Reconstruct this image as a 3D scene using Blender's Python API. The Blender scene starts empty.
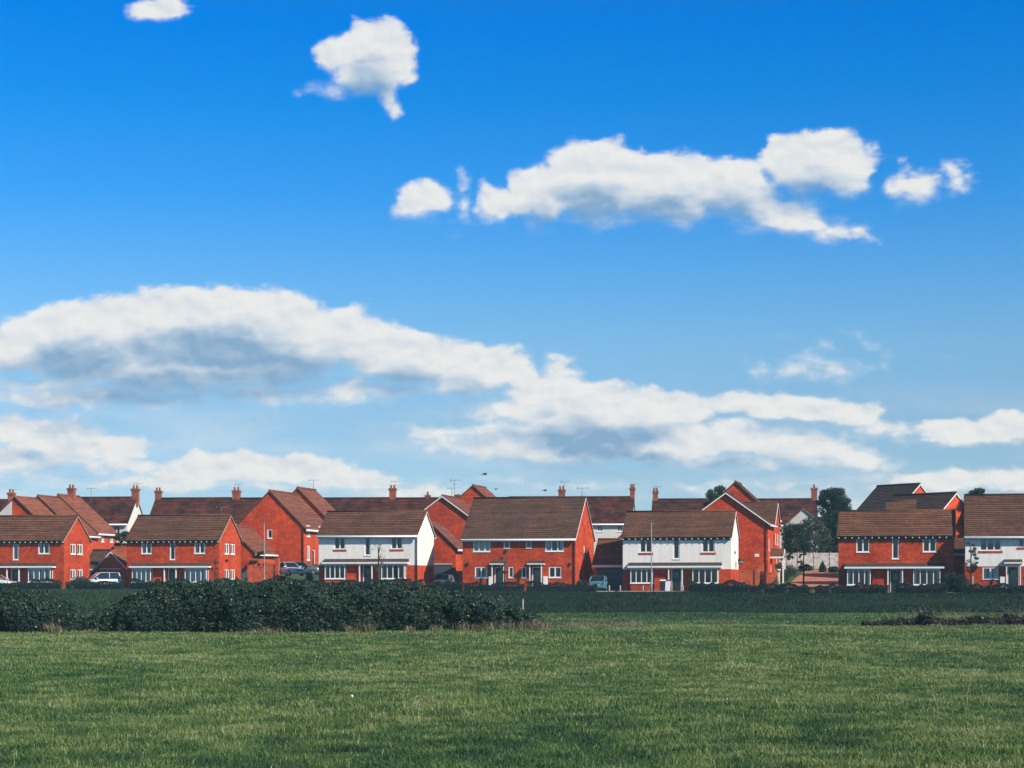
import bpy, math, random
import numpy as np
from mathutils import Vector, Matrix

random.seed(7)
RNG = np.random.default_rng(11)
SC = bpy.context.scene
COL = SC.collection

# ------------------------------------------------------------------ camera geometry (metres; camera looks along +Y)
F = 1900.0            # focal length in pixels of a 1024 wide picture
HZ = 586.0            # picture row of the eye level
EYE = 1.7
THETA = math.atan(448.0 / F)      # the estate's houses are turned by this much
CT, ST = math.cos(THETA), math.sin(THETA)


def at(px, Y):
    return (px - 512.0) * Y / F


def zat(py, Y):
    return EYE + (HZ - py) * Y / F


def smooth(a, b, x):
    t = min(1.0, max(0.0, (x - a) / (b - a)))
    return t * t * (3 - 2 * t)


def ground_z(X, Y):
    """height of the terrain: flat field, a bank, the estate's level ground, then a gentle rise"""
    z = 1.13 * smooth(118.5, 131, Y) + .24 * smooth(131, 168, Y) * smooth(2, -26, X)
    z -= .10 * smooth(12, 26, X) * smooth(125, 150, Y)
    t = (Y + .35 * X - 185.75) * .944
    if t > 3:
        z += .074 * min(t - 3, 45) + .025 * max(0, min(t - 48, 60))
    if Y < 118:
        z += .05 * math.sin(X * .13 + 1) * math.sin(Y * .11) + .03 * math.sin(X * .41 + Y * .3)
    return z


# ------------------------------------------------------------------ materials
MATS = {}


def new_mat(name):
    m = bpy.data.materials.new(name)
    m.use_nodes = True
    nt = m.node_tree
    for n in list(nt.nodes):
        nt.nodes.remove(n)
    out = nt.nodes.new('ShaderNodeOutputMaterial')
    b = nt.nodes.new('ShaderNodeBsdfPrincipled')
    nt.links.new(b.outputs[0], out.inputs[0])
    MATS[name] = m
    return m, nt, b, out


def nd(nt, typ, **kw):
    n = nt.nodes.new(typ)
    for k, v in kw.items():
        if k.startswith('i_'):
            n.inputs[k[2:].replace('_', ' ')].default_value = v
        else:
            setattr(n, k, v)
    return n


def rgba(c, k=1.0):
    return (c[0] * k, c[1] * k, c[2] * k, 1.0)


def mix_rgb(nt, fac, a, b, blend='MIX'):
    n = nt.nodes.new('ShaderNodeMix')
    n.data_type = 'RGBA'
    n.blend_type = blend
    for sock, v in ((n.inputs[0], fac), (n.inputs[6], a), (n.inputs[7], b)):
        if isinstance(v, (int, float)):
            sock.default_value = v
        elif isinstance(v, tuple):
            sock.default_value = v
        else:
            nt.links.new(v, sock)
    return n.outputs[2]


def ramp(nt, src, stops):
    r = nt.nodes.new('ShaderNodeValToRGB')
    els = r.color_ramp.elements
    while len(els) < len(stops):
        els.new(0.5)
    for e, (p, c) in zip(els, stops):
        e.position = p
        e.color = c if len(c) == 4 else (*c, 1)
    nt.links.new(src, r.inputs[0])
    return r.outputs[0]


def plain(name, col, rough=.6, metal=0.0, vary=.12, scale=3.0, spec=.4, runs=0.0):
    m, nt, b, out = new_mat(name)
    tc = nd(nt, 'ShaderNodeTexCoord')
    n = nd(nt, 'ShaderNodeTexNoise', i_Scale=scale, i_Detail=5.0)
    nt.links.new(tc.outputs['Object'], n.inputs['Vector'])
    c = ramp(nt, n.outputs[0], [(.3, rgba(col, 1 - vary)), (.7, rgba(col, 1 + vary))])
    if runs:        # faint vertical weather streaks
        mp = nd(nt, 'ShaderNodeMapping')
        mp.inputs['Scale'].default_value = (2.6, 2.6, .35)
        nt.links.new(tc.outputs['Object'], mp.inputs['Vector'])
        n2 = nd(nt, 'ShaderNodeTexNoise', i_Scale=1.0, i_Detail=6.0, i_Roughness=.7)
        nt.links.new(mp.outputs[0], n2.inputs['Vector'])
        c = mix_rgb(nt, 1.0, c, ramp(nt, n2.outputs[0], [(.36, (1 - runs, 1 - runs, 1 - runs * 1.1, 1)), (.62, (1.03, 1.03, 1.03, 1))]), 'MULTIPLY')
    nt.links.new(c, b.inputs['Base Color'])
    b.inputs['Roughness'].default_value = rough
    b.inputs['Metallic'].default_value = metal
    b.inputs['Specular IOR Level'].default_value = spec
    return m


def masonry(name, c1, c2, mortar, bw, bh, ms, blot, rough=.85, bump=.3, streak=None, offset=.5, blot_scale=.9):
    """brickwork / tiling in real metres through the UV map, with broad weathering on top"""
    m, nt, b, out = new_mat(name)
    uv = nd(nt, 'ShaderNodeUVMap')
    br = nd(nt, 'ShaderNodeTexBrick')
    br.offset = offset
    br.inputs['Color1'].default_value = rgba(c1)
    br.inputs['Color2'].default_value = rgba(c2)
    br.inputs['Mortar'].default_value = rgba(mortar)
    br.inputs['Scale'].default_value = 1
    br.inputs['Mortar Size'].default_value = ms
    br.inputs['Brick Width'].default_value = bw
    br.inputs['Row Height'].default_value = bh
    nt.links.new(uv.outputs[0], br.inputs['Vector'])
    tc = nd(nt, 'ShaderNodeTexCoord')
    oi = nd(nt, 'ShaderNodeObjectInfo')
    add = nd(nt, 'ShaderNodeVectorMath', operation='ADD')
    nt.links.new(tc.outputs['Object'], add.inputs[0])
    nt.links.new(oi.outputs['Location'], add.inputs[1])
    n = nd(nt, 'ShaderNodeTexNoise', i_Scale=blot_scale, i_Detail=7.0, i_Roughness=.65)
    nt.links.new(add.outputs[0], n.inputs['Vector'])
    f = ramp(nt, n.outputs[0], [(.32, (0, 0, 0, 1)), (.68, (1, 1, 1, 1))])
    lo, hi = blot
    g = mix_rgb(nt, f, rgba((1, 1, 1), 1) if lo is None else rgba(lo), rgba(hi))
    col = mix_rgb(nt, 1.0, br.outputs['Color'], g, 'MULTIPLY')
    n3 = nd(nt, 'ShaderNodeTexNoise', i_Scale=3.2, i_Detail=4.0, i_Roughness=.7)
    nt.links.new(add.outputs[0], n3.inputs['Vector'])
    col = mix_rgb(nt, 1.0, col, ramp(nt, n3.outputs[0], [(.32, (.66, .74, .84, 1)), (.68, (1.30, 1.24, 1.14, 1))]), 'MULTIPLY')
    col = mix_rgb(nt, 1.0, col, ramp(nt, oi.outputs['Random'], [(0, (.88, .92, .94, 1)), (.5, (1, 1, 1, 1)), (1, (1.12, 1.05, 1.0, 1))]), 'MULTIPLY')
    if streak:
        mp = nd(nt, 'ShaderNodeMapping')
        mp.inputs['Scale'].default_value = (streak[0], streak[1], 1)
        nt.links.new(uv.outputs[0], mp.inputs['Vector'])
        n2 = nd(nt, 'ShaderNodeTexNoise', i_Scale=1.0, i_Detail=3.0, i_Roughness=.6)
        nt.links.new(mp.outputs[0], n2.inputs['Vector'])
        k = streak[2]
        g2 = ramp(nt, n2.outputs[0], [(.3, (1 - k, 1 - k, 1 - k, 1)), (.7, (1 + k, 1 + k * .9, 1 + k * .8, 1))])
        col = mix_rgb(nt, 1.0, col, g2, 'MULTIPLY')
    nt.links.new(col, b.inputs['Base Color'])
    b.inputs['Roughness'].default_value = rough
    b.inputs['Specular IOR Level'].default_value = .12
    if bump:
        bp = nd(nt, 'ShaderNodeBump', i_Strength=bump, i_Distance=.01)
        nt.links.new(br.outputs['Fac'], bp.inputs['Height'])
        bp.invert = True
        nt.links.new(bp.outputs[0], b.inputs['Normal'])
    return m


masonry('red_brick', (.60, .070, .022), (.44, .047, .018), (.50, .09, .035), .225, .075, .008,
        ((.70, .70, .80), (1.14, 1.16, 1.10)), streak=(.5, 2.2, .20), blot_scale=.6)
masonry('garden_brick', (.58, .105, .042), (.46, .075, .032), (.45, .18, .10), .225, .075, .008,
        ((.8, .8, .8), (1.15, 1.15, 1.15)))
masonry('old_brick', (.36, .085, .045), (.28, .06, .035), (.30, .18, .14), .225, .075, .008,
        ((.7, .7, .7), (1.15, 1.15, 1.15)))
masonry('brown_tiles', (.152, .070, .045), (.114, .053, .036), (.05, .026, .02), 60, .30, .03,
        ((.74, .80, .86), (1.2, 1.14, 1.08)), streak=(.35, 3.33, .34), bump=.3)
masonry('grey_brown_tiles', (.118, .066, .048), (.088, .049, .038), (.045, .026, .022), 60, .30, .03,
        ((.74, .80, .86), (1.18, 1.12, 1.08)), streak=(.35, 3.33, .32), bump=.3)
masonry('orange_tiles', (.27, .095, .060), (.215, .074, .048), (.12, .05, .035), 60, .30, .03,
        ((.8, .8, .82), (1.15, 1.14, 1.1)), streak=(.4, 3.33, .26), bump=.3)
masonry('slate_tiles', (.105, .070, .056), (.080, .055, .046), (.012, .013, .016), .30, .25, .02,
        ((.8, .8, .8), (1.2, 1.2, 1.2)), rough=.8, streak=(.5, 4, .2), bump=.3)
masonry('weathered_tiles', (.125, .040, .030), (.085, .028, .024), (.03, .015, .013), 9, .2, .02,
        ((.14, .24, .32), (1.35, 1.2, 1.1)), streak=(.6, 2.0, .3), bump=.4, blot_scale=.75)
masonry('block_paving', (.46, .19, .13), (.38, .155, .105), (.30, .15, .11), .2, .1, .006,
        ((.85, .85, .85), (1.12, 1.12, 1.12)))
plain('white_render', (.83, .785, .725), .9, vary=.05, scale=.7, spec=.2, runs=.09)
plain('warm_render', (.64, .62, .57), .9, vary=.05, scale=.9, spec=.2)
plain('white_paint', (.80, .80, .79), .45, vary=.03)
plain('black_paint', (.018, .02, .023), .45, vary=.1)
plain('dark_board', (.022, .024, .028), .6, vary=.2)
plain('lead_grey', (.07, .08, .09), .5, vary=.15)
plain('door_green', (.018, .035, .035), .35, vary=.1)
plain('door_blue', (.02, .03, .05), .35, vary=.1)
plain('pole_grey', (.20, .21, .22), .6)
plain('steel', (.42, .44, .45), .4, .7, vary=.06)
plain('aerial_metal', (.16, .16, .17), .5, .5)
plain('clay_pot', (.36, .12, .07), .8, vary=.2)
plain('curtain', (.80, .80, .77), .9, vary=.1, scale=6)
plain('blind', (.60, .63, .56), .9, vary=.05)
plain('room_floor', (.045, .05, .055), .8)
plain('asphalt', (.05, .05, .052), .9, vary=.2, scale=8)
plain('kerb_stone', (.42, .40, .37), .85, vary=.15, scale=5)
plain('fence_wood', (.44, .40, .38), .85, vary=.4, scale=2.5)
plain('bark', (.075, .06, .05), .9, vary=.3, scale=4)
plain('pale_wood', (.40, .34, .27), .8, vary=.2)
plain('tyre', (.015, .015, .016), .8)
plain('bird_feather', (.03, .03, .035), .7)
plain('bin_plastic', (.03, .035, .04), .5)
plain('dry_stem', (.33, .27, .19), .9, vary=.25)


def paint(name, col, rough=.22):
    m, nt, b, out = new_mat(name)
    b.inputs['Base Color'].default_value = rgba(col)
    b.inputs['Roughness'].default_value = rough
    b.inputs['Coat Weight'].default_value = .6
    b.inputs['Coat Roughness'].default_value = .06
    tc = nd(nt, 'ShaderNodeTexCoord')
    n = nd(nt, 'ShaderNodeTexNoise', i_Scale=2.0, i_Detail=4.0)
    nt.links.new(tc.outputs['Object'], n.inputs['Vector'])
    c = ramp(nt, n.outputs[0], [(.3, rgba(col, .88)), (.7, rgba(col, 1.0))])
    nt.links.new(c, b.inputs['Base Color'])
    return m


paint('car_white', (.58, .60, .61))
paint('car_navy', (.07, .12, .16))
paint('car_silver', (.52, .55, .57))
paint('car_teal', (.06, .24, .34))
paint('car_red_lamp', (.5, .02, .02))
paint('car_lamp', (.75, .76, .78), .1)
paint('car_glass', (.012, .016, .020), .05)
plain('plate_white', (.75, .75, .72), .5)
plain('plate_yellow', (.75, .60, .12), .5)

# window glass: mostly clear, a sharp reflection that grows at grazing angles
m, nt, b, out = new_mat('window_glass')
nt.nodes.remove(b)
tr = nd(nt, 'ShaderNodeBsdfTransparent')
tr.inputs[0].default_value = (.80, .86, .86, 1)
gl = nd(nt, 'ShaderNodeBsdfGlossy')
gl.inputs['Roughness'].default_value = .03
gl.inputs['Color'].default_value = (.9, .9, .9, 1)
fr = nd(nt, 'ShaderNodeFresnel')
fr.inputs[0].default_value = 1.52
mx = nd(nt, 'ShaderNodeMixShader')
ma = nd(nt, 'ShaderNodeMath', operation='ADD')
ma.inputs[1].default_value = .03
nt.links.new(fr.outputs[0], ma.inputs[0])
nt.links.new(ma.outputs[0], mx.inputs[0])
nt.links.new(tr.outputs[0], mx.inputs[1])
nt.links.new(gl.outputs[0], mx.inputs[2])
nt.links.new(mx.outputs[0], out.inputs[0])


def leafy(name, stops, transl=.35, rough=.6, spec=.25):
    """leaves and blades: colour from the per leaf 'tint' number"""
    m, nt, b, out = new_mat(name)
    a = nd(nt, 'ShaderNodeAttribute')
    a.attribute_name = 'tint'
    c = ramp(nt, a.outputs['Fac'], [(p, rgba(k)) for p, k in stops])
    nt.links.new(c, b.inputs['Base Color'])
    b.inputs['Roughness'].default_value = rough
    b.inputs['Specular IOR Level'].default_value = spec
    t = nd(nt, 'ShaderNodeBsdfTranslucent')
    nt.links.new(c, t.inputs[0])
    mx = nd(nt, 'ShaderNodeMixShader')
    mx.inputs[0].default_value = transl
    nt.links.new(b.outputs[0], mx.inputs[1])
    nt.links.new(t.outputs[0], mx.inputs[2])
    nt.links.new(mx.outputs[0], out.inputs[0])
    return m


leafy('field_blades', [(0, (.018, .054, .032)), (.28, (.046, .108, .043)), (.52, (.096, .174, .052)), (.78, (.195, .280, .078)), (.93, (.33, .36, .13)), (1, (.45, .42, .26))], .35)
leafy('bank_blades', [(0, (.009, .026, .016)), (.5, (.014, .036, .020)), (.85, (.034, .064, .030)), (1, (.13, .13, .09))], .25)
leafy('bramble_leaves', [(0, (.016, .040, .034)), (.55, (.034, .072, .052)), (.85, (.075, .125, .075)), (.96, (.16, .20, .13)), (1, (.36, .37, .28))], .3)
leafy('hedge_leaves', [(0, (.012, .026, .028)), (.7, (.026, .046, .042)), (.95, (.05, .075, .055)), (1, (.17, .17, .13))], .2)
leafy('tree_leaves', [(0, (.018, .036, .026)), (.6, (.035, .062, .040)), (.92, (.07, .10, .055)), (1, (.16, .18, .10))], .3)
leafy('conifer_leaves', [(0, (.013, .028, .022)), (.6, (.030, .054, .036)), (.9, (.065, .095, .055)), (1, (.13, .15, .09))], .3)
leafy('pale_leaves', [(0, (.018, .034, .024)), (.55, (.045, .068, .042)), (.85, (.12, .14, .09)), (1, (.42, .38, .30))], .35)
leafy('russet_leaves', [(0, (.024, .034, .028)), (.55, (.05, .055, .042)), (.85, (.12, .10, .085)), (1, (.30, .25, .21))], .25)
leafy('dry_grass', [(0, (.12, .11, .06)), (.5, (.24, .20, .12)), (1, (.44, .37, .25))], .3)

# ground under the grass
m, nt, b, out = new_mat('turf')
tc = nd(nt, 'ShaderNodeTexCoord')
n = nd(nt, 'ShaderNodeTexNoise', i_Scale=.35, i_Detail=8.0, i_Roughness=.65)
nt.links.new(tc.outputs['Object'], n.inputs['Vector'])
c = ramp(nt, n.outputs[0], [(.3, (.030, .062, .034, 1)), (.55, (.050, .092, .042, 1)), (.75, (.085, .12, .05, 1))])
nt.links.new(c, b.inputs['Base Color'])
b.inputs['Roughness'].default_value = .95
b.inputs['Specular IOR Level'].default_value = .1


m, nt, b, out = new_mat('bank_turf')
tc = nd(nt, 'ShaderNodeTexCoord')
n = nd(nt, 'ShaderNodeTexNoise', i_Scale=.5, i_Detail=8.0, i_Roughness=.65)
nt.links.new(tc.outputs['Object'], n.inputs['Vector'])
c = ramp(nt, n.outputs[0], [(.3, (.010, .022, .016, 1)), (.6, (.018, .034, .022, 1)), (.78, (.035, .050, .030, 1))])
nt.links.new(c, b.inputs['Base Color'])
b.inputs['Roughness'].default_value = .95
b.inputs['Specular IOR Level'].default_value = .1

# ------------------------------------------------------------------ objects and tags
def tag(o, label=None, cat=None, group=None, kind=None):
    for k, v in (('label', label), ('category', cat), ('group', group), ('kind', kind)):
        if v:
            o[k] = v
    return o


def empty(name, loc, rz=0.0, label=None, cat=None, group=None):
    o = bpy.data.objects.new(name, None)
    o.empty_display_size = .3
    COL.objects.link(o)
    o.location = loc
    o.rotation_euler = (0, 0, rz)
    return tag(o, label, cat, group)


class MB:
    """collects faces, then links them as one mesh object"""

    def __init__(self):
        self.v, self.f, self.s = [], [], []

    def face(self, *pts, smooth=False):
        n = len(self.v)
        self.v.extend(tuple(p) for p in pts)
        self.f.append(tuple(range(n, n + len(pts))))
        self.s.append(smooth)

    def box(self, x0, x1, y0, y1, z0, z1):
        x0, x1 = min(x0, x1), max(x0, x1)
        y0, y1 = min(y0, y1), max(y0, y1)
        n = len(self.v)
        self.v += [(x0, y0, z0), (x1, y0, z0), (x1, y1, z0), (x0, y1, z0), (x0, y0, z1), (x1, y0, z1), (x1, y1, z1), (x0, y1, z1)]
        for q in ((0, 3, 2, 1), (4, 5, 6, 7), (0, 1, 5, 4), (1, 2, 6, 5), (2, 3, 7, 6), (3, 0, 4, 7)):
            self.f.append(tuple(n + i for i in q))
            self.s.append(False)

    def hexa(self, a, b):
        """a, b: two quads (lists of 4 points) joined into a closed solid"""
        n = len(self.v)
        self.v += [tuple(p) for p in a] + [tuple(p) for p in b]
        for q in ((0, 3, 2, 1), (4, 5, 6, 7), (0, 1, 5, 4), (1, 2, 6, 5), (2, 3, 7, 6), (3, 0, 4, 7)):
            self.f.append(tuple(n + i for i in q))
            self.s.append(False)

    def tube(self, pts, r, seg=8, caps=True):
        """swept round bar; r a number or one per point"""
        rs = r if isinstance(r, (list, tuple)) else [r] * len(pts)
        pts = [Vector(p) for p in pts]
        n0 = len(self.v)
        for i, p in enumerate(pts):
            d = (pts[min(i + 1, len(pts) - 1)] - pts[max(i - 1, 0)]).normalized()
            a = Vector((1, 0, 0)) if abs(d.x) < .8 else Vector((0, 1, 0))
            u = d.cross(a).normalized()
            w = d.cross(u)
            for k in range(seg):
                t = 2 * math.pi * k / seg
                self.v.append(tuple(p + (u * math.cos(t) + w * math.sin(t)) * rs[i]))
        for i in range(len(pts) - 1):
            for k in range(seg):
                a, b2 = n0 + i * seg + k, n0 + i * seg + (k + 1) % seg
                self.f.append((a, b2, b2 + seg, a + seg))
                self.s.append(True)
        if caps:
            self.f.append(tuple(n0 + k for k in range(seg - 1, -1, -1)))
            self.s.append(False)
            self.f.append(tuple(n0 + (len(pts) - 1) * seg + k for k in range(seg)))
            self.s.append(False)

    def lathe(self, c, prof, seg=12):
        """prof: list of (radius, z) around the vertical through c"""
        n0 = len(self.v)
        for r, z in prof:
            for k in range(seg):
                t = 2 * math.pi * k / seg
                self.v.append((c[0] + r * math.cos(t), c[1] + r * math.sin(t), c[2] + z))
        for i in range(len(prof) - 1):
            for k in range(seg):
                a, b2 = n0 + i * seg + k, n0 + i * seg + (k + 1) % seg
                self.f.append((a, b2, b2 + seg, a + seg))
                self.s.append(True)

    def build(self, name, mat, parent=None, loc=None, rz=0.0):
        me = bpy.data.meshes.new(name)
        me.from_pydata(self.v, [], self.f)
        me.polygons.foreach_set('use_smooth', self.s)
        uvl = me.uv_layers.new(name='UVMap')
        me.update()
        data = uvl.data
        for p in me.polygons:
            n = p.normal
            if abs(n.z) > .97:
                t, q = Vector((1, 0, 0)), Vector((0, 1, 0))
            else:
                t = Vector((-n.y, n.x, 0)).normalized()
                q = n.cross(t)
            for li in p.loop_indices:
                co = me.vertices[me.loops[li].vertex_index].co
                data[li].uv = (co.dot(t), co.dot(q))
        me.materials.append(MATS[mat] if isinstance(mat, str) else mat)
        o = bpy.data.objects.new(name, me)
        COL.objects.link(o)
        if parent is not None:
            o.parent = parent
        if loc:
            o.location = loc
        if rz:
            o.rotation_euler = (0, 0, rz)
        return o


def np_mesh(name, verts, faces_per, nverts_face, mat, tint=None, parent=None):
    """fast mesh: verts (N,3); every face uses nverts_face consecutive entries of faces_per"""
    me = bpy.data.meshes.new(name)
    me.vertices.add(len(verts))
    me.vertices.foreach_set('co', np.ascontiguousarray(verts, dtype=np.float32).ravel())
    idx = np.ascontiguousarray(faces_per, dtype=np.int32).ravel()
    me.loops.add(len(idx))
    me.loops.foreach_set('vertex_index', idx)
    nf = len(idx) // nverts_face
    me.polygons.add(nf)
    me.polygons.foreach_set('loop_start', np.arange(0, len(idx), nverts_face, dtype=np.int32))
    me.update(calc_edges=True)
    if tint is not None:
        a = me.attributes.new('tint', 'FLOAT', 'POINT')
        a.data.foreach_set('value', np.ascontiguousarray(tint, dtype=np.float32))
    me.materials.append(MATS[mat])
    o = bpy.data.objects.new(name, me)
    COL.objects.link(o)
    if parent is not None:
        o.parent = parent
    return o
# ------------------------------------------------------------------ walls, windows, roofs
class Face:
    """one wall plane of a house: u along it, n outwards, z up"""

    def __init__(self, O, U, N, L):
        self.O, self.U, self.N, self.L = Vector(O), Vector(U), Vector(N), L

    def p(self, u, n, z):
        return self.O + self.U * u + self.N * n + Vector((0, 0, z))

    def box(self, mb, u0, u1, n0, n1, z0, z1):
        p = self.p
        mb.hexa([p(u0, n1, z0), p(u1, n1, z0), p(u1, n0, z0), p(u0, n0, z0)],
                [p(u0, n1, z1), p(u1, n1, z1), p(u1, n0, z1), p(u0, n0, z1)])


def faces_of(W, D):
    return {'front': Face((0, 0, 0), (1, 0, 0), (0, -1, 0), W), 'right': Face((W, 0, 0), (0, 1, 0), (1, 0, 0), D),
            'rear': Face((W, D, 0), (-1, 0, 0), (0, 1, 0), W), 'left': Face((0, D, 0), (0, -1, 0), (-1, 0, 0), D)}


def wall_sheet(mb, fc, z0, z1, holes, reveal=.16, out=0.0):
    """outer skin of one wall with real openings (holes: u0,u1,z0,z1) and their reveals"""
    hs = [(h[0], h[1], max(h[2], z0), min(h[3], z1)) for h in holes if h[3] > z0 + .01 and h[2] < z1 - .01]
    us = sorted({0.0 - out, fc.L + out, *[h[0] for h in hs], *[h[1] for h in hs]})
    zs = sorted({z0, z1, *[h[2] for h in hs], *[h[3] for h in hs]})
    for i in range(len(us) - 1):
        for j in range(len(zs) - 1):
            cu, cz = (us[i] + us[i + 1]) / 2, (zs[j] + zs[j + 1]) / 2
            if any(h[0] < cu < h[1] and h[2] < cz < h[3] for h in hs):
                continue
            mb.face(fc.p(us[i], out, zs[j]), fc.p(us[i + 1], out, zs[j]), fc.p(us[i + 1], out, zs[j + 1]), fc.p(us[i], out, zs[j + 1]))
    for u0, u1, a, b in hs:
        r = -reveal
        mb.face(fc.p(u0, out, a), fc.p(u0, r, a), fc.p(u0, r, b), fc.p(u0, out, b))
        mb.face(fc.p(u1, r, a), fc.p(u1, out, a), fc.p(u1, out, b), fc.p(u1, r, b))
        if a > z0 + .01:
            mb.face(fc.p(u0, out, a), fc.p(u1, out, a), fc.p(u1, r, a), fc.p(u0, r, a))
        if b < z1 - .01:
            mb.face(fc.p(u0, r, b), fc.p(u1, r, b), fc.p(u1, out, b), fc.p(u0, out, b))


def window(root, fc, u0, u1, z0, z1, lights=2, curtain='none', sill=None, transom=False, name='window'):
    """frame with mullions, glass sub-part, curtains behind the glass, sill"""
    f = MB()
    n0, n1, t = -.11, -.03, .10
    fc.box(f, u0, u1, n0, n1, z0, z0 + t)
    fc.box(f, u0, u1, n0, n1, z1 - t, z1)
    fc.box(f, u0, u0 + t, n0, n1, z0 + t, z1 - t)
    fc.box(f, u1 - t, u1, n0, n1, z0 + t, z1 - t)
    for k in range(1, lights):
        c = u0 + (u1 - u0) * k / lights
        fc.box(f, c - .06, c + .06, n0, n1, z0 + t, z1 - t)
    if transom:
        fc.box(f, u0 + t, u1 - t, n0 + .01, n1 - .005, z1 - t - .34, z1 - t - .28)
    fo = f.build(name, 'white_paint', root)
    g = MB()
    g.face(fc.p(u0 + .05, -.085, z0 + .05), fc.p(u1 - .05, -.085, z0 + .05), fc.p(u1 - .05, -.085, z1 - .05), fc.p(u0 + .05, -.085, z1 - .05))
    g.build('pane', 'window_glass', fo)
    if curtain != 'none':
        c = MB()
        if curtain == 'blind':
            segs = [(u0 + .06, u1 - .06, z0 + .05)]
        elif curtain == 'half_blind':
            segs = [(u0 + .06, u1 - .06, z0 + (z1 - z0) * .55)]
        elif curtain == 'full':
            w = (u1 - u0)
            segs = [(u0 + .06, u0 + w * .30, z0 + .03), (u0 + w * .38, u0 + w * .62, z0 + .03), (u1 - w * .30, u1 - .06, z0 + .03)]
        else:
            w = (u1 - u0) * .2
            segs = [(u0 + .06, u0 + .06 + w, z0 + .03), (u1 - .06 - w, u1 - .06, z0 + .03)]
        for si, (a, b_, zz) in enumerate(segs):
            c = MB()
            n = max(2, int((b_ - a) / .09))
            for i in range(n):
                ua, ub = a + (b_ - a) * i / n, a + (b_ - a) * (i + 1) / n
                ua2 = .03 if i % 2 else 0
                ub2 = 0 if i % 2 else .03
                c.face(fc.p(ua, -.2 - ua2, zz), fc.p(ub, -.2 - ub2, zz), fc.p(ub, -.2 - ub2, z1 - .03), fc.p(ua, -.2 - ua2, z1 - .03))
            c.build('curtain', 'blind' if 'blind' in curtain else 'curtain', fo)
    if sill:
        s = MB()
        if sill == 'brick':
            fc.box(s, u0 - .12, u1 + .12, -.05, .035, z0 - .20, z0 - .01)
            s.build('sill', 'red_brick', fo)
        else:
            fc.box(s, u0 - .05, u1 + .05, -.05, .06, z0 - .05, z0 - .002)
            s.build('sill', 'white_paint', fo)
    return fo


def door(root, fc, u0, u1, z0, z1, mat='door_green', glazed=True):
    fr = MB()
    t = .08
    fc.box(fr, u0, u0 + t, -.14, -.03, z0, z1)
    fc.box(fr, u1 - t, u1, -.14, -.03, z0, z1)
    fc.box(fr, u0 + t, u1 - t, -.14, -.03, z1 - t, z1)
    d = MB()
    fc.box(d, u0 + t + .005, u1 - t - .005, -.13, -.08, z0 + .02, z1 - t - .005)
    for q in ((.12, .44), (.56, .88)):
        a = u0 + t + (u1 - u0 - 2 * t) * q[0]
        b = u0 + t + (u1 - u0 - 2 * t) * q[1]
        fc.box(d, a, b, -.085, -.065, z0 + .2, z0 + .85)
    do = d.build('door', mat, root)
    fr.build('frame', 'white_paint', do)
    if glazed:
        g = MB()
        c = (u0 + u1) / 2
        fc.box(g, c - .2, c + .2, -.085, -.072, z0 + 1.15, z0 + 1.75)
        g.build('pane', 'car_glass', do)
    h = MB()
    h.tube([fc.p(u1 - t - .1, -.08, z0 + 1.02), fc.p(u1 - t - .1, -.01, z0 + 1.02), fc.p(u1 - t - .22, -.01, z0 + 1.02)], .014, 6)
    h.build('handle', 'steel', do)
    return do


def slope(mb, e0, e1, r0, r1, thick=.11, course=.30, lift=.035):
    """one roof slope as stepped tile courses; e0,e1 the eave line, r0,r1 the ridge line"""
    e0, e1, r0, r1 = Vector(e0), Vector(e1), Vector(r0), Vector(r1)
    L = (r0 - e0).length
    n = max(2, round(L / course))
    nrm = (e1 - e0).cross(r0 - e0).normalized()
    if nrm.z < 0:
        nrm = -nrm
    flip = (e1 - e0).cross(r0 - e0).z < 0

    def F_(a, b, c, d):
        mb.face(*((a, b, c, d) if not flip else (a, d, c, b)))
    for i in range(n):
        a, b = i / n, (i + 1) / n
        a0, a1 = e0.lerp(r0, a), e1.lerp(r1, a)
        b0, b1 = e0.lerp(r0, b), e1.lerp(r1, b)
        up = nrm * lift
        F_(a0 + up, a1 + up, b1, b0)
        F_(a0, a1, a1 + up, a0 + up)
        dn = -nrm * thick
        F_(b0, b0 + dn, a0 + dn, a0)
        F_(a0, a0 + up, b0, b0) if False else mb.face(a0, a0 + up, b0)
        mb.face(a1, b1, a1 + up)
        F_(a1, a1 + dn, b1 + dn, b1)
    dn = -nrm * thick
    F_(e0 + dn, r0 + dn, r1 + dn, e1 + dn)
    F_(e0, e0 + dn, e1 + dn, e1)


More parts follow.
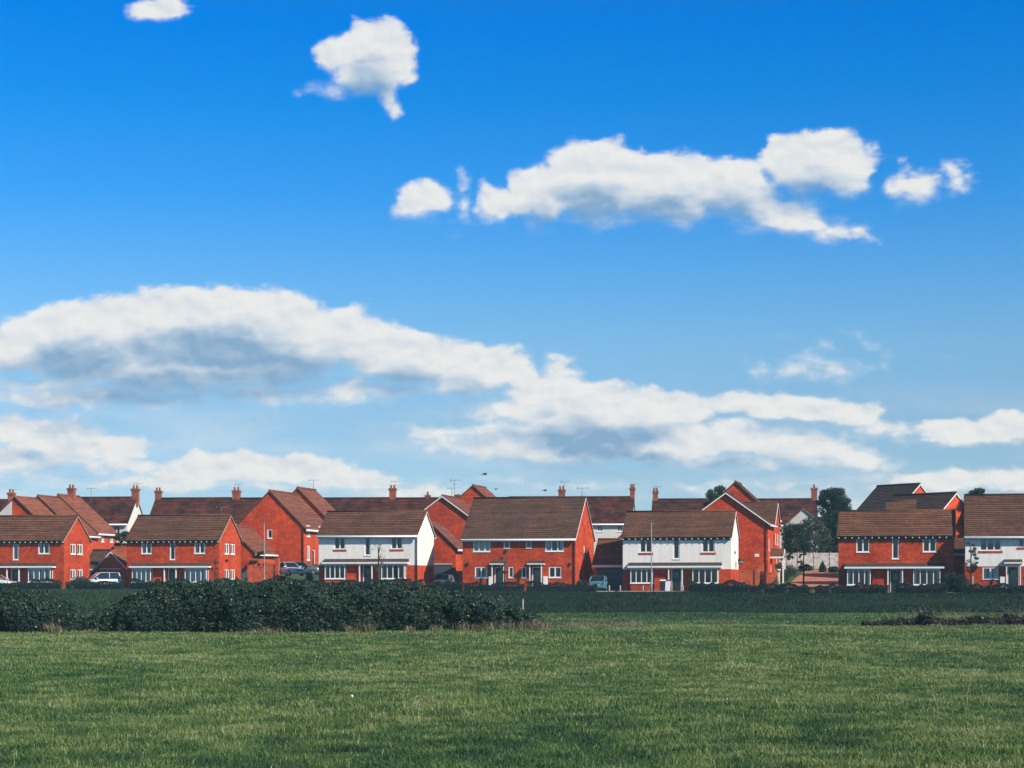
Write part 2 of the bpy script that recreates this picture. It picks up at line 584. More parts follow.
def gable_roof(root, W, D, ze, zr, axis, mat, oe=.35, og=.12, verge='none', tiles=.30, gutter=True, x0=0.0, y0=0.0, name='roof', gut_mat='white_paint', vk=4.2):
    """axis 'x': ridge along the front; 'y': ridge runs back. Returns the roof object."""
    mb = MB()
    boards, gutters = [], []
    if axis == 'x':
        m = (zr - ze) / (D / 2)
        sides = [((x0 - og, y0 - oe, ze - m * oe), (x0 + W + og, y0 - oe, ze - m * oe), (x0 - og, y0 + D / 2, zr), (x0 + W + og, y0 + D / 2, zr)),
                 ((x0 - og, y0 + D + oe, ze - m * oe), (x0 + W + og, y0 + D + oe, ze - m * oe), (x0 - og, y0 + D / 2, zr), (x0 + W + og, y0 + D / 2, zr))]
        outw = [Vector((0, -1, 0)), Vector((0, 1, 0))]
        endw = [Vector((-1, 0, 0)), Vector((1, 0, 0))]
    else:
        m = (zr - ze) / (W / 2)
        sides = [((x0 - oe, y0 - og, ze - m * oe), (x0 - oe, y0 + D + og, ze - m * oe), (x0 + W / 2, y0 - og, zr), (x0 + W / 2, y0 + D + og, zr)),
                 ((x0 + W + oe, y0 - og, ze - m * oe), (x0 + W + oe, y0 + D + og, ze - m * oe), (x0 + W / 2, y0 - og, zr), (x0 + W / 2, y0 + D + og, zr))]
        outw = [Vector((-1, 0, 0)), Vector((1, 0, 0))]
        endw = [Vector((0, -1, 0)), Vector((0, 1, 0))]
    up = Vector((0, 0, .035))
    for (e0, e1, r0, r1), ow in zip(sides, outw):
        e0, e1, r0, r1 = Vector(e0) + up, Vector(e1) + up, Vector(r0) + up, Vector(r1) + up
        slope(mb, e0, e1, r0, r1, course=tiles)
        # fascia and half-round gutter
        gt = MB()
        a, b = e0 + Vector((0, 0, -.16)) + ow * .07, e1 + Vector((0, 0, -.16)) + ow * .07
        gt.tube([a, b], .06, 8)
        i = -ow * .10
        gt.hexa([a + i + Vector((0, 0, -.10)), b + i + Vector((0, 0, -.10)), b + i * .4 + Vector((0, 0, -.10)), a + i * .4 + Vector((0, 0, -.10))],
                [a + i + Vector((0, 0, .14)), b + i + Vector((0, 0, .14)), b + i * .4 + Vector((0, 0, .14)), a + i * .4 + Vector((0, 0, .14))])
        gutters.append(gt)
        # verge boards under the tile ends
        for (p, q), ew in zip(((e0, r0), (e1, r1)), endw):
            vb = MB()
            k = Vector((0, 0, -.05))
            w = ew * .03
            vb.hexa([p + k - w * .2, q + k - w * .2, q + k + w, p + k + w], [p + k * vk - w * .2, q + k * vk - w * .2, q + k * vk + w, p + k * vk + w])
            boards.append(vb)
    if axis == 'x':
        a, b = Vector((x0 - og, y0 + D / 2, zr + .08)), Vector((x0 + W + og, y0 + D / 2, zr + .08))
    else:
        a, b = Vector((x0 + W / 2, y0 - og, zr + .08)), Vector((x0 + W / 2, y0 + D + og, zr + .08))
    mb.tube([a, b], .10, 8)
    ro = mb.build(name, mat, root)
    if verge != 'none':
        for vb in boards:
            vb.build('bargeboard', {'white': 'white_paint', 'dark': 'black_paint', 'thin': 'pale_wood'}[verge], ro)
    if gutter:
        for gt in gutters:
            gt.build('gutter', gut_mat, ro)
    return ro


def rafter_feet(root, fc, ze, m, oe=.35):
    """boarding and wall strip blackened as the shade under the eave, with pale rafter ends"""
    s = MB()
    fc.box(s, 0, fc.L, .005, oe - .02, ze - m * oe - .12, ze - m * oe - .09)
    fc.box(s, 0, fc.L, .004, .05, ze - m * oe - .30, ze - m * oe - .125)  # black strip on the wall stands in for the eave's shadow
    so = s.build('soffit_eave_shade', 'black_paint', root)
    n = int(fc.L / .6)
    for i in range(n + 1):
        c = .06 + (fc.L - .12) * i / n
        r = MB()
        fc.box(r, c - .045, c + .045, .055, oe - .03, ze - m * oe - .23, ze - m * oe - .125)
        r.build('rafter_end', 'white_paint', so)
    return so


def aerial(parent, x, y, z, h, kind=0, rz=.4):
    mb = MB()
    mb.tube([(x, y, z), (x, y, z + h)], .03, 5)
    c, s = math.cos(rz), math.sin(rz)
    L = .75

    def q(a, b, zz):
        return (x + c * a - s * b, y + s * a + c * b, z + h + zz)
    mb.tube([q(-L * .6, 0, -.05), q(L * .9, 0, -.02)], .018, 4)
    for k in range(7):
        a = -L * .5 + k * .19
        w = .26 - .02 * k
        mb.tube([q(a, -w, -.04), q(a, w, -.04)], .010, 4)
    mb.tube([q(-L * .62, 0, -.24), q(-L * .62, 0, .16)], .02, 4)
    if kind:
        mb.tube([q(0, -.3, -.55), q(0, .3, -.55)], .012, 4)
        mb.tube([q(-.25, 0, -.55), q(.35, 0, -.55)], .012, 4)
    return mb.build('aerial', 'aerial_metal', parent)


def chimney(parent, x, y, z0, z1, w=.75, d=.55, pots=2, mat='old_brick'):
    mb = MB()
    mb.box(x - w / 2, x + w / 2, y - d / 2, y + d / 2, z0, z1 - .35)
    mb.box(x - w / 2 - .05, x + w / 2 + .05, y - d / 2 - .05, y + d / 2 + .05, z1 - .35, z1 - .2)
    mb.box(x - w / 2 - .10, x + w / 2 + .10, y - d / 2 - .10, y + d / 2 + .10, z1 - .2, z1 - .06)
    mb.box(x - w / 2 - .04, x + w / 2 + .04, y - d / 2 - .04, y + d / 2 + .04, z1 - .06, z1)
    o = mb.build('chimney', mat, parent)
    return o


def pots_on(parent, x, y, z, w, n):
    mb = MB()
    for k in range(n):
        cx = x + (k - (n - 1) / 2) * w / max(n, 1)
        mb.lathe((cx, y, z), [(.0, 0), (.13, 0), (.11, .30), (.14, .34), (.14, .42), (.09, .42), (.09, .30)], 10)
    return mb.build('chimney_pots', 'clay_pot', parent)


def gable_fill(mb, W, D, ze, zr, axis, x0=0.0, y0=0.0, ends=(True, True)):
    if axis == 'x':
        if ends[0]:
            mb.face((x0, y0 + D, ze), (x0, y0, ze), (x0, y0 + D / 2, zr))
        if ends[1]:
            mb.face((x0 + W, y0, ze), (x0 + W, y0 + D, ze), (x0 + W, y0 + D / 2, zr))
    else:
        if ends[0]:
            mb.face((x0, y0, ze), (x0 + W, y0, ze), (x0 + W / 2, y0, zr))
        if ends[1]:
            mb.face((x0 + W, y0 + D, ze), (x0, y0 + D, ze), (x0 + W / 2, y0 + D, zr))


def shell(root, W, D, ze, zr, axis, holes, mat, base_mat=None, base_z=0.0, foot=-1.2, name='wall', gable_mat=None):
    """outer walls with their openings. With a base_mat the lower storey is a part of its own."""
    fcs = faces_of(W, D)
    mb = MB()
    lo = base_z if base_mat else foot
    for k, fc in fcs.items():
        wall_sheet(mb, fc, lo, ze, holes.get(k, []), out=.0)
    gm = mb if not gable_mat else MB()
    gable_fill(gm, W, D, ze, zr, axis)
    # floor and ceiling keep the rooms dark
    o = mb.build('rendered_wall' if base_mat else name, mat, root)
    if gable_mat:
        gm.build('gable_wall', gable_mat, root)
    if base_mat:
        b = MB()
        for k, fc in fcs.items():
            wall_sheet(b, fc, foot, base_z, holes.get(k, []), out=.0)
        b.build('brick_wall', base_mat, root)
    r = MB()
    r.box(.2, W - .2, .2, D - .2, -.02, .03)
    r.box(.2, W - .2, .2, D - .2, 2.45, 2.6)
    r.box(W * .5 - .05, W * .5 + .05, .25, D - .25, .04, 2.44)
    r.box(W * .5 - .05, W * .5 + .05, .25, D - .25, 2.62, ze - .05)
    r.build('inner_floors', 'room_floor', root)
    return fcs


def downpipe(root, fc, u, z0, z1, mat='black_paint'):
    mb = MB()
    mb.tube([fc.p(u, .3, z1), fc.p(u, .08, z1 - .25), fc.p(u, .08, z0)], .042, 8)
    for z in (z0 + .8, (z0 + z1) / 2, z1 - .7):
        fc.box(mb, u - .07, u + .07, .0, .09, z, z + .05)
    return mb.build('downpipe', mat, root)


def bay_window(root, fc, u0, u1, z0, z1, dep=.55, lights=4, curtain='full', plinth='red_brick'):
    """box bay: white frame on three sides over a brick plinth"""
    f = MB()
    t = .075

    def post(u, n):
        fc.box(f, u - t / 2, u + t / 2, n - t, n, z0 + t, z1 - t)
    fc.box(f, u0, u1, 0.01, dep, z0, z0 + t)
    fc.box(f, u0, u1, 0.01, dep, z1 - t, z1 + .02)
    for k in range(lights + 1):
        post(u0 + t / 2 + (u1 - u0 - t) * k / lights, dep - .01)
    for u in (u0 + t / 2, u1 - t / 2):
        post(u, .02 + t)
    fc.box(f, u0 - .05, u1 + .05, 0.01, dep + .06, z0 - .07, z0 - .002)
    fo = f.build('bay_window', 'white_paint', root)
    g = MB()
    n = dep - .05
    g.face(fc.p(u0 + .03, n, z0 + .05), fc.p(u1 - .03, n, z0 + .05), fc.p(u1 - .03, n, z1 - .05), fc.p(u0 + .03, n, z1 - .05))
    g.face(fc.p(u0 + .03, .03, z0 + .05), fc.p(u0 + .03, n, z0 + .05), fc.p(u0 + .03, n, z1 - .05), fc.p(u0 + .03, .03, z1 - .05))
    g.face(fc.p(u1 - .03, n, z0 + .05), fc.p(u1 - .03, .03, z0 + .05), fc.p(u1 - .03, .03, z1 - .05), fc.p(u1 - .03, n, z1 - .05))
    g.build('pane', 'window_glass', fo)
    if curtain != 'none':
        c = MB()
        w = u1 - u0
        spans = {'full': [(.10, .20), (.27, .47), (.55, .72), (.80, .93)], 'sides': [(.04, .16), (.84, .96)], 'blind': [(.05, .95)], 'thin': [(.05, .12), (.46, .54), (.88, .95)]}[curtain]
        for a, b in spans:
            c = MB()
            ua, ub = u0 + w * a, u0 + w * b
            m = max(2, int((ub - ua) / .09))
            for i in range(m):
                p, q = ua + (ub - ua) * i / m, ua + (ub - ua) * (i + 1) / m
                d0, d1 = (.03, 0) if i % 2 else (0, .03)
                c.face(fc.p(p, n - .12 - d0, z0 + .02), fc.p(q, n - .12 - d1, z0 + .02), fc.p(q, n - .12 - d1, z1 - .06), fc.p(p, n - .12 - d0, z1 - .06))
            c.build('curtain', 'curtain', fo)
    if plinth:
        b = MB()
        fc.box(b, u0 + .02, u1 - .02, 0.003, dep - .02, -1.0, z0 - .075)
        b.build('plinth', plinth, fo)
    return fo


def canopy(root, fc, u0, u1, z, dep=.75, rise=.34, mat='slate_tiles', fascia=.14):
    """lean-to canopy with a white fascia"""
    mb = MB()
    p = fc.p
    n = 3
    for i in range(n):
        a, b = i / n, (i + 1) / n
        na, nb = dep * (1 - a), dep * (1 - b)
        za, zb = z + rise * a, z + rise * b
        mb.face(p(u0, na, za + .03), p(u1, na, za + .03), p(u1, nb, zb), p(u0, nb, zb))
        mb.face(p(u0, na, za), p(u1, na, za), p(u1, na, za + .03), p(u0, na, za + .03))
    mb.face(p(u0, .003, z), p(u0, dep, z), p(u0, dep, z + .03), p(u0, .003, z + rise))
    mb.face(p(u1, dep, z), p(u1, .003, z), p(u1, .003, z + rise), p(u1, dep, z + .03))
    mb.face(p(u0, .003, z), p(u1, .003, z), p(u1, dep, z), p(u0, dep, z))
    co = mb.build('canopy', mat, root)
    f = MB()
    fc.box(f, u0 - .03, u1 + .03, dep - .03, dep + .03, z - fascia, z + .02)
    fc.box(f, u0 - .03, u0 + .03, .01, dep - .035, z - fascia, z - .004)
    fc.box(f, u1 - .03, u1 + .03, .01, dep - .035, z - fascia, z - .004)
    fc.box(f, u0 + .035, u1 - .035, .01, dep - .035, z - .05, z - .006)
    f.build('fascia', 'white_paint', co)
    return co


def meter_box(root, fc, u, z, w=.38, h=.55):
    mb = MB()
    fc.box(mb, u - w / 2, u + w / 2, 0.002, .12, z, z + h)
    fc.box(mb, u - w / 2 + .03, u + w / 2 - .03, .12, .135, z + .03, z + h - .03)
    return mb.build('meter_box', 'white_paint', root)


def alarm_box(root, fc, u, z, mat='black_paint'):
    mb = MB()
    fc.box(mb, u - .13, u + .13, 0.002, .09, z, z + .24)
    fc.box(mb, u - .07, u + .07, .09, .11, z - .05, z + .16)
    return mb.build('alarm_box', mat, root)


def dish(root, fc, u, z, r=.36, mat='black_paint'):
    mb = MB()
    c = fc.p(u, .38, z)
    mb.tube([fc.p(u, .0, z - .1), fc.p(u, .30, z - .1), c], .025, 6)
    ax = Vector((.75, -.55, .35)).normalized()      # local: it looks to the sunny side
    a = ax.cross(Vector((0, 0, 1))).normalized()
    b = ax.cross(a)
    rings = []
    for i in range(4):
        rr = r * i / 3
        n0 = len(mb.v)
        for k in range(14):
            t = 2 * math.pi * k / 14
            mb.v.append(tuple(c + (a * math.cos(t) + b * math.sin(t)) * max(rr, .01) + ax * (.12 * (i / 3) ** 2)))
        rings.append(n0)
    for i in range(3):
        for k in range(14):
            p, q = rings[i] + k, rings[i] + (k + 1) % 14
            mb.f.append((p, q, q + 14, p + 14))
            mb.s.append(True)
    mb.tube([c + b * r * .9 + ax * .1, c + ax * .42], .015, 5)
    mb.tube([c + ax * .38, c + ax * .48], .035, 6)
    return mb.build('satellite_dish', mat, root)


def solve_w(xl, xr, Y):
    X, ur = at(xl, Y), (xr - 512) / F
    return (ur * Y - X) / (CT + ur * ST)


def house_root(name, px, Y, z, label, cat='house', group=None, rz=None):
    return empty(name, (at(px, Y), Y, z), -THETA if rz is None else rz, label, cat, group)


# ------------------------------------------------------------------ the two house types of the front row
def wide_house(xl, xr, Y, z, style, label, gable_windows=False, eaves='rafters', curtains='full', plinth=False, tiles='brown_tiles', dish_on=False, pipe=False, canopy_mat='slate_tiles', ze=5.25, zr=7.65, wlo=0):
    """detached house: full-width canopy over two bays and a central door"""
    W = solve_w(xl, xr, Y)
    D = 6.0
    r = house_root('detached_house', xl, Y, z, label)
    m = (zr - ze) / (D / 2)
    ups = [(.158 * W, .272 * W, 3.64 + wlo, ze - .36), (.468 * W, .528 * W, 3.02 + wlo, ze - .34), (.733 * W, .85 * W, 3.64 + wlo, ze - .36)]
    bays = [(.080 * W, .285 * W, .72, 2.12), (.652 * W, .885 * W, .72, 2.12)]
    dr = (.45 * W, .545 * W, 0, 2.15)
    ins = [(a + .12, b - .12, c + .1, d - .1) for a, b, c, d in bays]
    holes = {'front': ups + ins + [dr]}
    gw = []
    if gable_windows:
        gw = [(.25 * D, .45 * D, 3.62, 4.72), (.52 * D, .72 * D, 3.62, 4.72), (.25 * D, .45 * D, .95, 2.05), (.52 * D, .72 * D, .95, 2.05)]
        holes['right'] = gw
    if style == 'render':
        fcs = shell(r, W, D, ze, zr, 'x', holes, 'white_render', 'red_brick', 2.05)
    else:
        fcs = shell(r, W, D, ze, zr, 'x', holes, 'red_brick')
    fr, rt = fcs['front'], fcs['right']
    for i, (a, b, c, d) in enumerate(ups):
        window(r, fr, a, b, c, d, 1 if i == 1 else 2, {'full': 'sides', 'blind': 'blind' if i == 1 else 'sides', 'none': 'none'}.get(curtains, 'none') if i != 1 or curtains == 'blind' else 'none',
               'brick' if style == 'render' and i != 1 else 'white')
    for a, b, c, d in gw:
        window(r, rt, a, b, c, d, 2, 'full', 'white')
    for a, b, c, d in bays:
        bay_window(r, fr, a, b, c, d, .55, 4, {'blind': 'full', 'none': 'none', 'thin': 'thin'}.get(curtains, 'full'))
    door(r, fr, *dr)
    canopy(r, fr, .06 * W, .915 * W, 2.34, .78, .36, canopy_mat)
    # porch screens either side of the door: white posts and an added block standing in for the sunlit patch of house wall
    for k, u in enumerate((.435 * W, .56 * W)):
        ps = MB()
        fr.box(ps, u - .05, u + .05, .56, .66, 0, 2.2)
        ps.build('porch_post', 'white_paint', r)
    pw = MB()
    fr.box(pw, .30 * W, .425 * W, .003, .50, -.8, 1.25)
    pw.build('sunlit_wall_block', 'red_brick', r)
    oe = .35
    gable_roof(r, W, D, ze, zr, 'x', tiles, oe, .12, 'white' if style == 'render' else 'thin', gutter=(eaves == 'gutter'), vk=2.2 if style == 'render' else 2.6)
    if eaves == 'rafters':
        rafter_feet(r, fr, ze + .06, m, oe)
    if pipe:
        downpipe(r, fr, W - .06, 0, ze - .2)
    if dish_on:
        dish(r, rt, .62 * D, 2.75)
        alarm_box(r, rt, .45 * D, 3.55)
    return r, W


def pair_house(xl, W, Y, z, style, wins, doors_, label, D=9.4, ze=5.12, zr=9.0, meters=(), alarms=(), curtains=(), pipe=True, climber=False):
    """semi-detached pair under one tall roof; wins: (u0,u1,z0,z1,lights) as fractions of W"""
    r = house_root('semi_detached_house', xl, Y, z, label)
    ws = [(a * W, b * W, c, d) for a, b, c, d, *_ in wins]
    ds = [(a * W, b * W, 0, 2.1) for a, b in doors_]
    holes = {'front': ws + ds, 'right': [(.42 * D, .50 * D, 3.0, 4.2)]}
    if style == 'render':
        fcs = shell(r, W, D, ze, zr, 'x', holes, 'white_render', 'red_brick', 2.1)
    else:
        fcs = shell(r, W, D, ze, zr, 'x', holes, 'red_brick')
    fr, rt = fcs['front'], fcs['right']
    for i, (w, src) in enumerate(zip(ws, wins)):
        window(r, fr, *w, src[4], curtains[i] if i < len(curtains) else 'none', 'brick' if style == 'render' and w[2] > 2.5 else 'white')
    window(r, rt, .42 * D, .50 * D, 3.0, 4.2, 1, 'none', 'white')
    for d_ in ds:
        door(r, fr, *d_)
        c = (d_[0] + d_[1]) / 2
        canopy(r, fr, c - .78, c + .78, 2.42, .85, .30, 'slate_tiles', .09)
        for u in (d_[0] - .08, d_[1] + .08):
            ps = MB()
            fr.box(ps, u - .045, u + .045, .62, .71, -.3, 2.33)
            ps.build('porch_post', 'white_paint', r)
    for u in meters:
        meter_box(r, fr, u * W, .25, .42, .95)
    for u in alarms:
        alarm_box(r, fr, u * W, 2.25)
    gable_roof(r, W, D, ze, zr, 'x', 'grey_brown_tiles' if style == 'brick' else 'brown_tiles', .35, .10, 'white' if style == 'brick' else 'dark', vk=2.4)
    if pipe:
        downpipe(r, fr, W - .12, 0, ze - .2)
    return r


EYE0 = 1.4
h1, _ = wide_house(-31.5, 64, 199.5, EYE0, 'brick', 'red brick house cut by the picture edge, with canopy, two bays and pale full-length curtain', gable_windows=True, curtains='blind')
h2, _ = wide_house(126.8, 219.2, 197.0, EYE0 - .02, 'brick', 'red brick detached house with canopy, standing behind the tallest part of the brambles', gable_windows=True, curtains='full')
aerial(h2, 9.2, 3.0, 7.7, .9)
h3, _ = wide_house(318.7, 417.5, 189.5, EYE0 + .30, 'render', 'white rendered house with white gutter, bare sapling in front of it', eaves='gutter', curtains='none', pipe=True, zr=7.45)
h4, _ = wide_house(622.8, 731.2, 182.5, EYE0 - .15, 'render', 'white rendered house with rafter ends, behind the central lamp post', curtains='none', dish_on=True, ze=5.33, zr=7.62)
h6, _ = wide_house(838.3, 954.0, 173.5, EYE0 - .32, 'brick', 'red brick detached house with canopy whose right end lies in shadow', curtains='thin', plinth=True, ze=5.37, zr=7.5, wlo=.05)

Wc = solve_w(462.6, 575.6, 186.5)
h5 = pair_house(462.6, Wc, 186.5, EYE0 + .05, 'brick', [
    (.094, .25, 3.60, 4.84, 3), (.367, .422, 3.92, 4.84, 1), (.563, .614, 3.92, 4.84, 1), (.734, .897, 3.60, 4.84, 3),
    (.11, .222, 1.05, 2.12, 2), (.41, .455, 1.05, 2.12, 1), (.525, .568, 1.05, 2.12, 1), (.765, .876, 1.05, 2.12, 2)],
    [(.285, .375), (.618, .706)], 'red brick semi-detached pair with tall roof, two small door canopies and orange sunlit gable', meters=(.253, .735), alarms=(.042, .95),
    curtains=('full', 'none', 'none', 'sides', 'sides', 'none', 'none', 'none'))
aerial(h5, Wc - .3, 4.7, 9.1, .9)
h7 = pair_house(965.3, 11.6, 169.3, EYE0 - .05, 'render', [
    (.108, .268, 3.48, 4.66, 3), (.394, .437, 3.78, 4.66, 1), (.56, .605, 3.78, 4.66, 1), (.74, .90, 3.48, 4.66, 3),
    (.129, .246, .95, 2.02, 2), (.445, .49, .95, 2.02, 1), (.51, .555, .95, 2.02, 1), (.76, .88, .95, 2.02, 2)],
    [(.312, .40), (.60, .69)], 'white rendered pair with brick ground floor, cut off by the picture edge', meters=(.275, .72), ze=5.0, zr=8.6,
    curtains=('half_blind', 'none', 'none', 'sides', 'full', 'none', 'none', 'sides'), D=9.4, pipe=False)
# ------------------------------------------------------------------ houses and garages behind the front row
W_DIR = Vector((CT, -ST, 0))
D_DIR = Vector((ST, CT, 0))


def gable_front(name, label, pk_px, pk_py, Y, hw, rise, L, zg, wall='red_brick', tiles='orange_tiles', verge='white', holes=None, cat='house', og=.12, oe=.3, gutter=True, group=None, gable_mat=None):
    """building whose gable end faces the field; pk = where its front gable peak shows"""
    pk = Vector((at(pk_px, Y), Y, 0)) - W_DIR * hw
    zr = zat(pk_py, Y) - zg - .1
    r = empty(name, (pk.x, pk.y, zg), -THETA, label, cat, group)
    fcs = shell(r, 2 * hw, L, zr - rise, zr, 'y', holes or {}, wall, foot=-2.0, gable_mat=gable_mat)
    gable_roof(r, 2 * hw, L, zr - rise, zr, 'y', tiles, oe, og, verge, gutter=gutter, vk=3.6 if verge == 'white' else 2.4)
    return r, fcs, zr - rise, zr


def side_ridge(name, label, px, Y, W, D, ze_abs, zr_abs, zg, wall='red_brick', tiles='brown_tiles', verge='white', holes=None, cat='house', rz=None, by='left', gutter=True, og=.12, group=None, oe=.3):
    """building whose ridge runs along the street; px = front left corner, or the ridge's right end (by='apex')"""
    a = -THETA if rz is None else rz
    w = Vector((math.cos(a), math.sin(a), 0))
    d = Vector((-math.sin(a), math.cos(a), 0))
    p = Vector((at(px, Y), Y, 0))
    if by == 'apex':
        p = p - w * W - d * (D / 2)
    r = empty(name, (p.x, p.y, zg), a, label, cat, group)
    fcs = shell(r, W, D, ze_abs - zg, zr_abs - zg, 'x', holes or {}, wall, foot=-2.0)
    ro = gable_roof(r, W, D, ze_abs - zg, zr_abs - zg, 'x', tiles, oe, og, verge, gutter=gutter, vk=3.4)
    return r, fcs, ro


# stepped terrace on the left
stepped = [('nearest of the three stepped gabled terrace houses, gable half white half brick', 15, 496, 214.0),
           ('middle of the three stepped gabled terrace houses', 38, 495, 219.3),
           ('highest of the three stepped gabled terrace houses, with sunlit right wall and brick chimney', 58.5, 494, 224.7)]
for i, (lb, px, py, Y) in enumerate(stepped):
    hl = {}
    if i == 2:
        hl = {'right': [(1.2, 2.0, 3.1, 4.3), (3.6, 4.4, 3.1, 4.3)]}
    r, fcs, ze, zr = gable_front('terraced_house', lb, px, py, Y, 4.9, 4.35, 5.42, 3.2 + .3 * i, tiles='orange_tiles', verge='dark', holes=hl, group='stepped terrace', og=.14)
    for w in hl.get('right', []):
        window(r, fcs['right'], *w, 2, 'sides', 'white')
    if i == 0:
        mb = MB()
        mb.face((.9, -.03, zr - 4.35), (4.55, -.03, zr - 4.35), (4.55, -.03, zr - 4.35 + 4.35 * (4.55 / 4.9) - .1), (1.0, -.03, zr - 4.35 + 4.35 * (1.0 / 4.9) - .1))
        mb.face((.9, -.03, 0), (4.55, -.03, 0), (4.55, -.03, zr - 4.35), (.9, -.03, zr - 4.35))
        mb.build('render_panel', 'warm_render', r)
    if i == 2:
        ro = [c for c in r.children if c.name.startswith('roof')][0]
        chimney(ro, 4.9 + .3, 2.8, zr - .5, zr + .95, .8, .6)
        pots_on(ro, 5.2, 2.8, zr + .95, .8, 2)
        aerial(ro, 6.9, 4.5, zr - 1.6, 2.6, 0)

# old terraces with weathered roofs, far row
TRZ = -.13
tw = Vector((math.cos(TRZ), math.sin(TRZ), 0))


def old_row(px0, Y0, cuts, ridge_py, labels, chims, right_gable=False, eave_dz=-3.1, wins=(), group='old terraces'):
    """cuts: picture columns of the house boundaries along one terrace front"""
    P0 = Vector((at(px0, Y0), Y0, 0))
    us = []
    for c in cuts:
        ur = (c - 512) / F
        us.append((ur * P0.y - P0.x) / (tw.x - ur * tw.y))
    out = []
    for i in range(len(cuts) - 1):
        W = us[i + 1] - us[i]
        p = P0 + tw * us[i]
        q = p + tw * W * .5
        zr = zat(ridge_py, q.y + 3.4) - .12
        hl = {'front': [(a * W, b * W, c, d) for (k, a, b, c, d) in wins if k == i]}
        zg = 4.6
        D = 6.8
        r, fcs, ro = side_ridge('old_terraced_house', labels[i], 0, 0, W, D, zr + eave_dz, zr, zg, wall='warm_render', tiles='weathered_tiles', verge='dark' if right_gable else 'none',
                                rz=TRZ, og=.0 if not (right_gable and i == len(cuts) - 2) else .1, group=group, holes=hl)
        r.location = (p.x, p.y, zg)
        for w in hl['front']:
            window(r, fcs['front'], *w, 2, 'sides', 'white')
        L = zr - zg
        for (k, u, h, w_, n, aer) in chims:
            if k == i:
                chimney(ro, u * W, D / 2 + .1, L - 1.0, L + h, w_, .6)
                if n:
                    pots_on(ro, u * W, D / 2 + .1, L + h, w_, n)
                if aer:
                    aerial(ro, u * W + .3, D / 2 + .1, L + h - .8, aer, 1, .3)
        out.append(r)
    return out


old_row(127, 234, [56, 127.3], 497, ['old house with dark weathered roof, white sunlit gable wall and tall end chimney'],
        [(0, .985, 1.15, .85, 2, 1.5)], right_gable=True, wins=[(0, .80, .90, 3.3, 4.6)])
old_row(147, 240, [147, 224, 306, 386, 452], 497.7,
        ['old weathered roof directly behind the brick house with the canopy, chimney at its left end',
         'old weathered roof with a chimney, partly behind the big plain brick gable',
         'old weathered roof seen above the left half of the white house with bare sapling',
         'old weathered roof with a chimney, left of the white-edged brick gable'],
        [(0, .035, 1.05, .75, 2, 0), (1, .06, 1.1, .95, 2, 1.6), (3, .02, 1.35, .8, 2, 1.7), (3, .56, .45, .5, 1, 0)])
old_row(520, 234, [505, 560, 631.5], 496.6,
        ['old weathered roof mostly hidden by the tall-roofed brick pair', 'old white house with weathered roof beside the orange sunlit gable'],
        [(1, .985, 1.2, .55, 2, 1.3), (0, .98, 1.0, .8, 2, 1.8)], right_gable=True, wins=[(1, .52, .60, 3.75, 4.95), (1, .80, .88, 3.75, 4.95), (1, .52, .60, .9, 2.2)])
old_row(652, 243, [651, 735, 817], 498.7,
        ['old weathered roof with narrow chimney at its left end, above the central white house', 'old weathered roof with narrow chimney beside the dark tree'],
        [(0, .035, 1.15, .65, 2, 1.4), (1, .975, 1.5, .75, 1, 0)], right_gable=True)
old_row(5, 240, [-70, 6], 499.5, ['old weathered roof with chimney at the very left picture edge'], [(0, .93, 1.0, .8, 2, 1.2)])
# white gabled cross wing in front of the last old house
r, fcs, ze, zr = gable_front('white_cottage', 'small white gabled cottage half hidden by the pale leafy tree', 803.5, 507.5, 229, 2.6, 2.3, 4.5, 4.6, wall='warm_render', tiles='weathered_tiles', verge='thin',
                            holes={'front': [(2.1, 3.1, 2.2, 3.4)]})
window(r, fcs['front'], 2.1, 3.1, 2.2, 3.4, 2, 'sides', 'white')

# big brick gables
hw = 4.0
hl = {'front': [(3.75, 4.35, 3.3, 4.3)], 'right': [(.9, 2.0, 3.5, 4.75), (.9, 1.9, .9, 2.5), (2.7, 3.6, 0, 2.1), (5, 6, 3.5, 4.75)]}
zg = 3.6
r, fcs, ze, zr = gable_front('gabled_house', 'big plain brick gable with one small window, beside the left lamp post', 269.5, 490, 208, hw, 3.95, 8.9, zg, holes=hl, verge='dark')
window(r, fcs['front'], *hl['front'][0], 1, 'sides', 'white')
window(r, fcs['right'], *hl['right'][0], 2, 'sides', 'white')
window(r, fcs['right'], *hl['right'][1], 2, 'full', 'white')
window(r, fcs['right'], *hl['right'][3], 2, 'full', 'white')
door(r, fcs['right'], *hl['right'][2])
downpipe(r, fcs['front'], 2 * hw - .12, 0, ze)
r, fcs, ze, zr = gable_front('gabled_house', 'brick gable stepping up directly behind the big plain brick gable', 297.5, 487, 217, 4.0, 3.95, 6.2, 4.2, verge='dark', holes={'right': [(1, 2, 3.6, 4.8)]})
window(r, fcs['right'], 1, 2, 3.6, 4.8, 2, 'sides', 'white')
aerial([c for c in r.children if c.name.startswith('roof')][0], 4.1, 5.2, zr - .2, 1.4, 0)

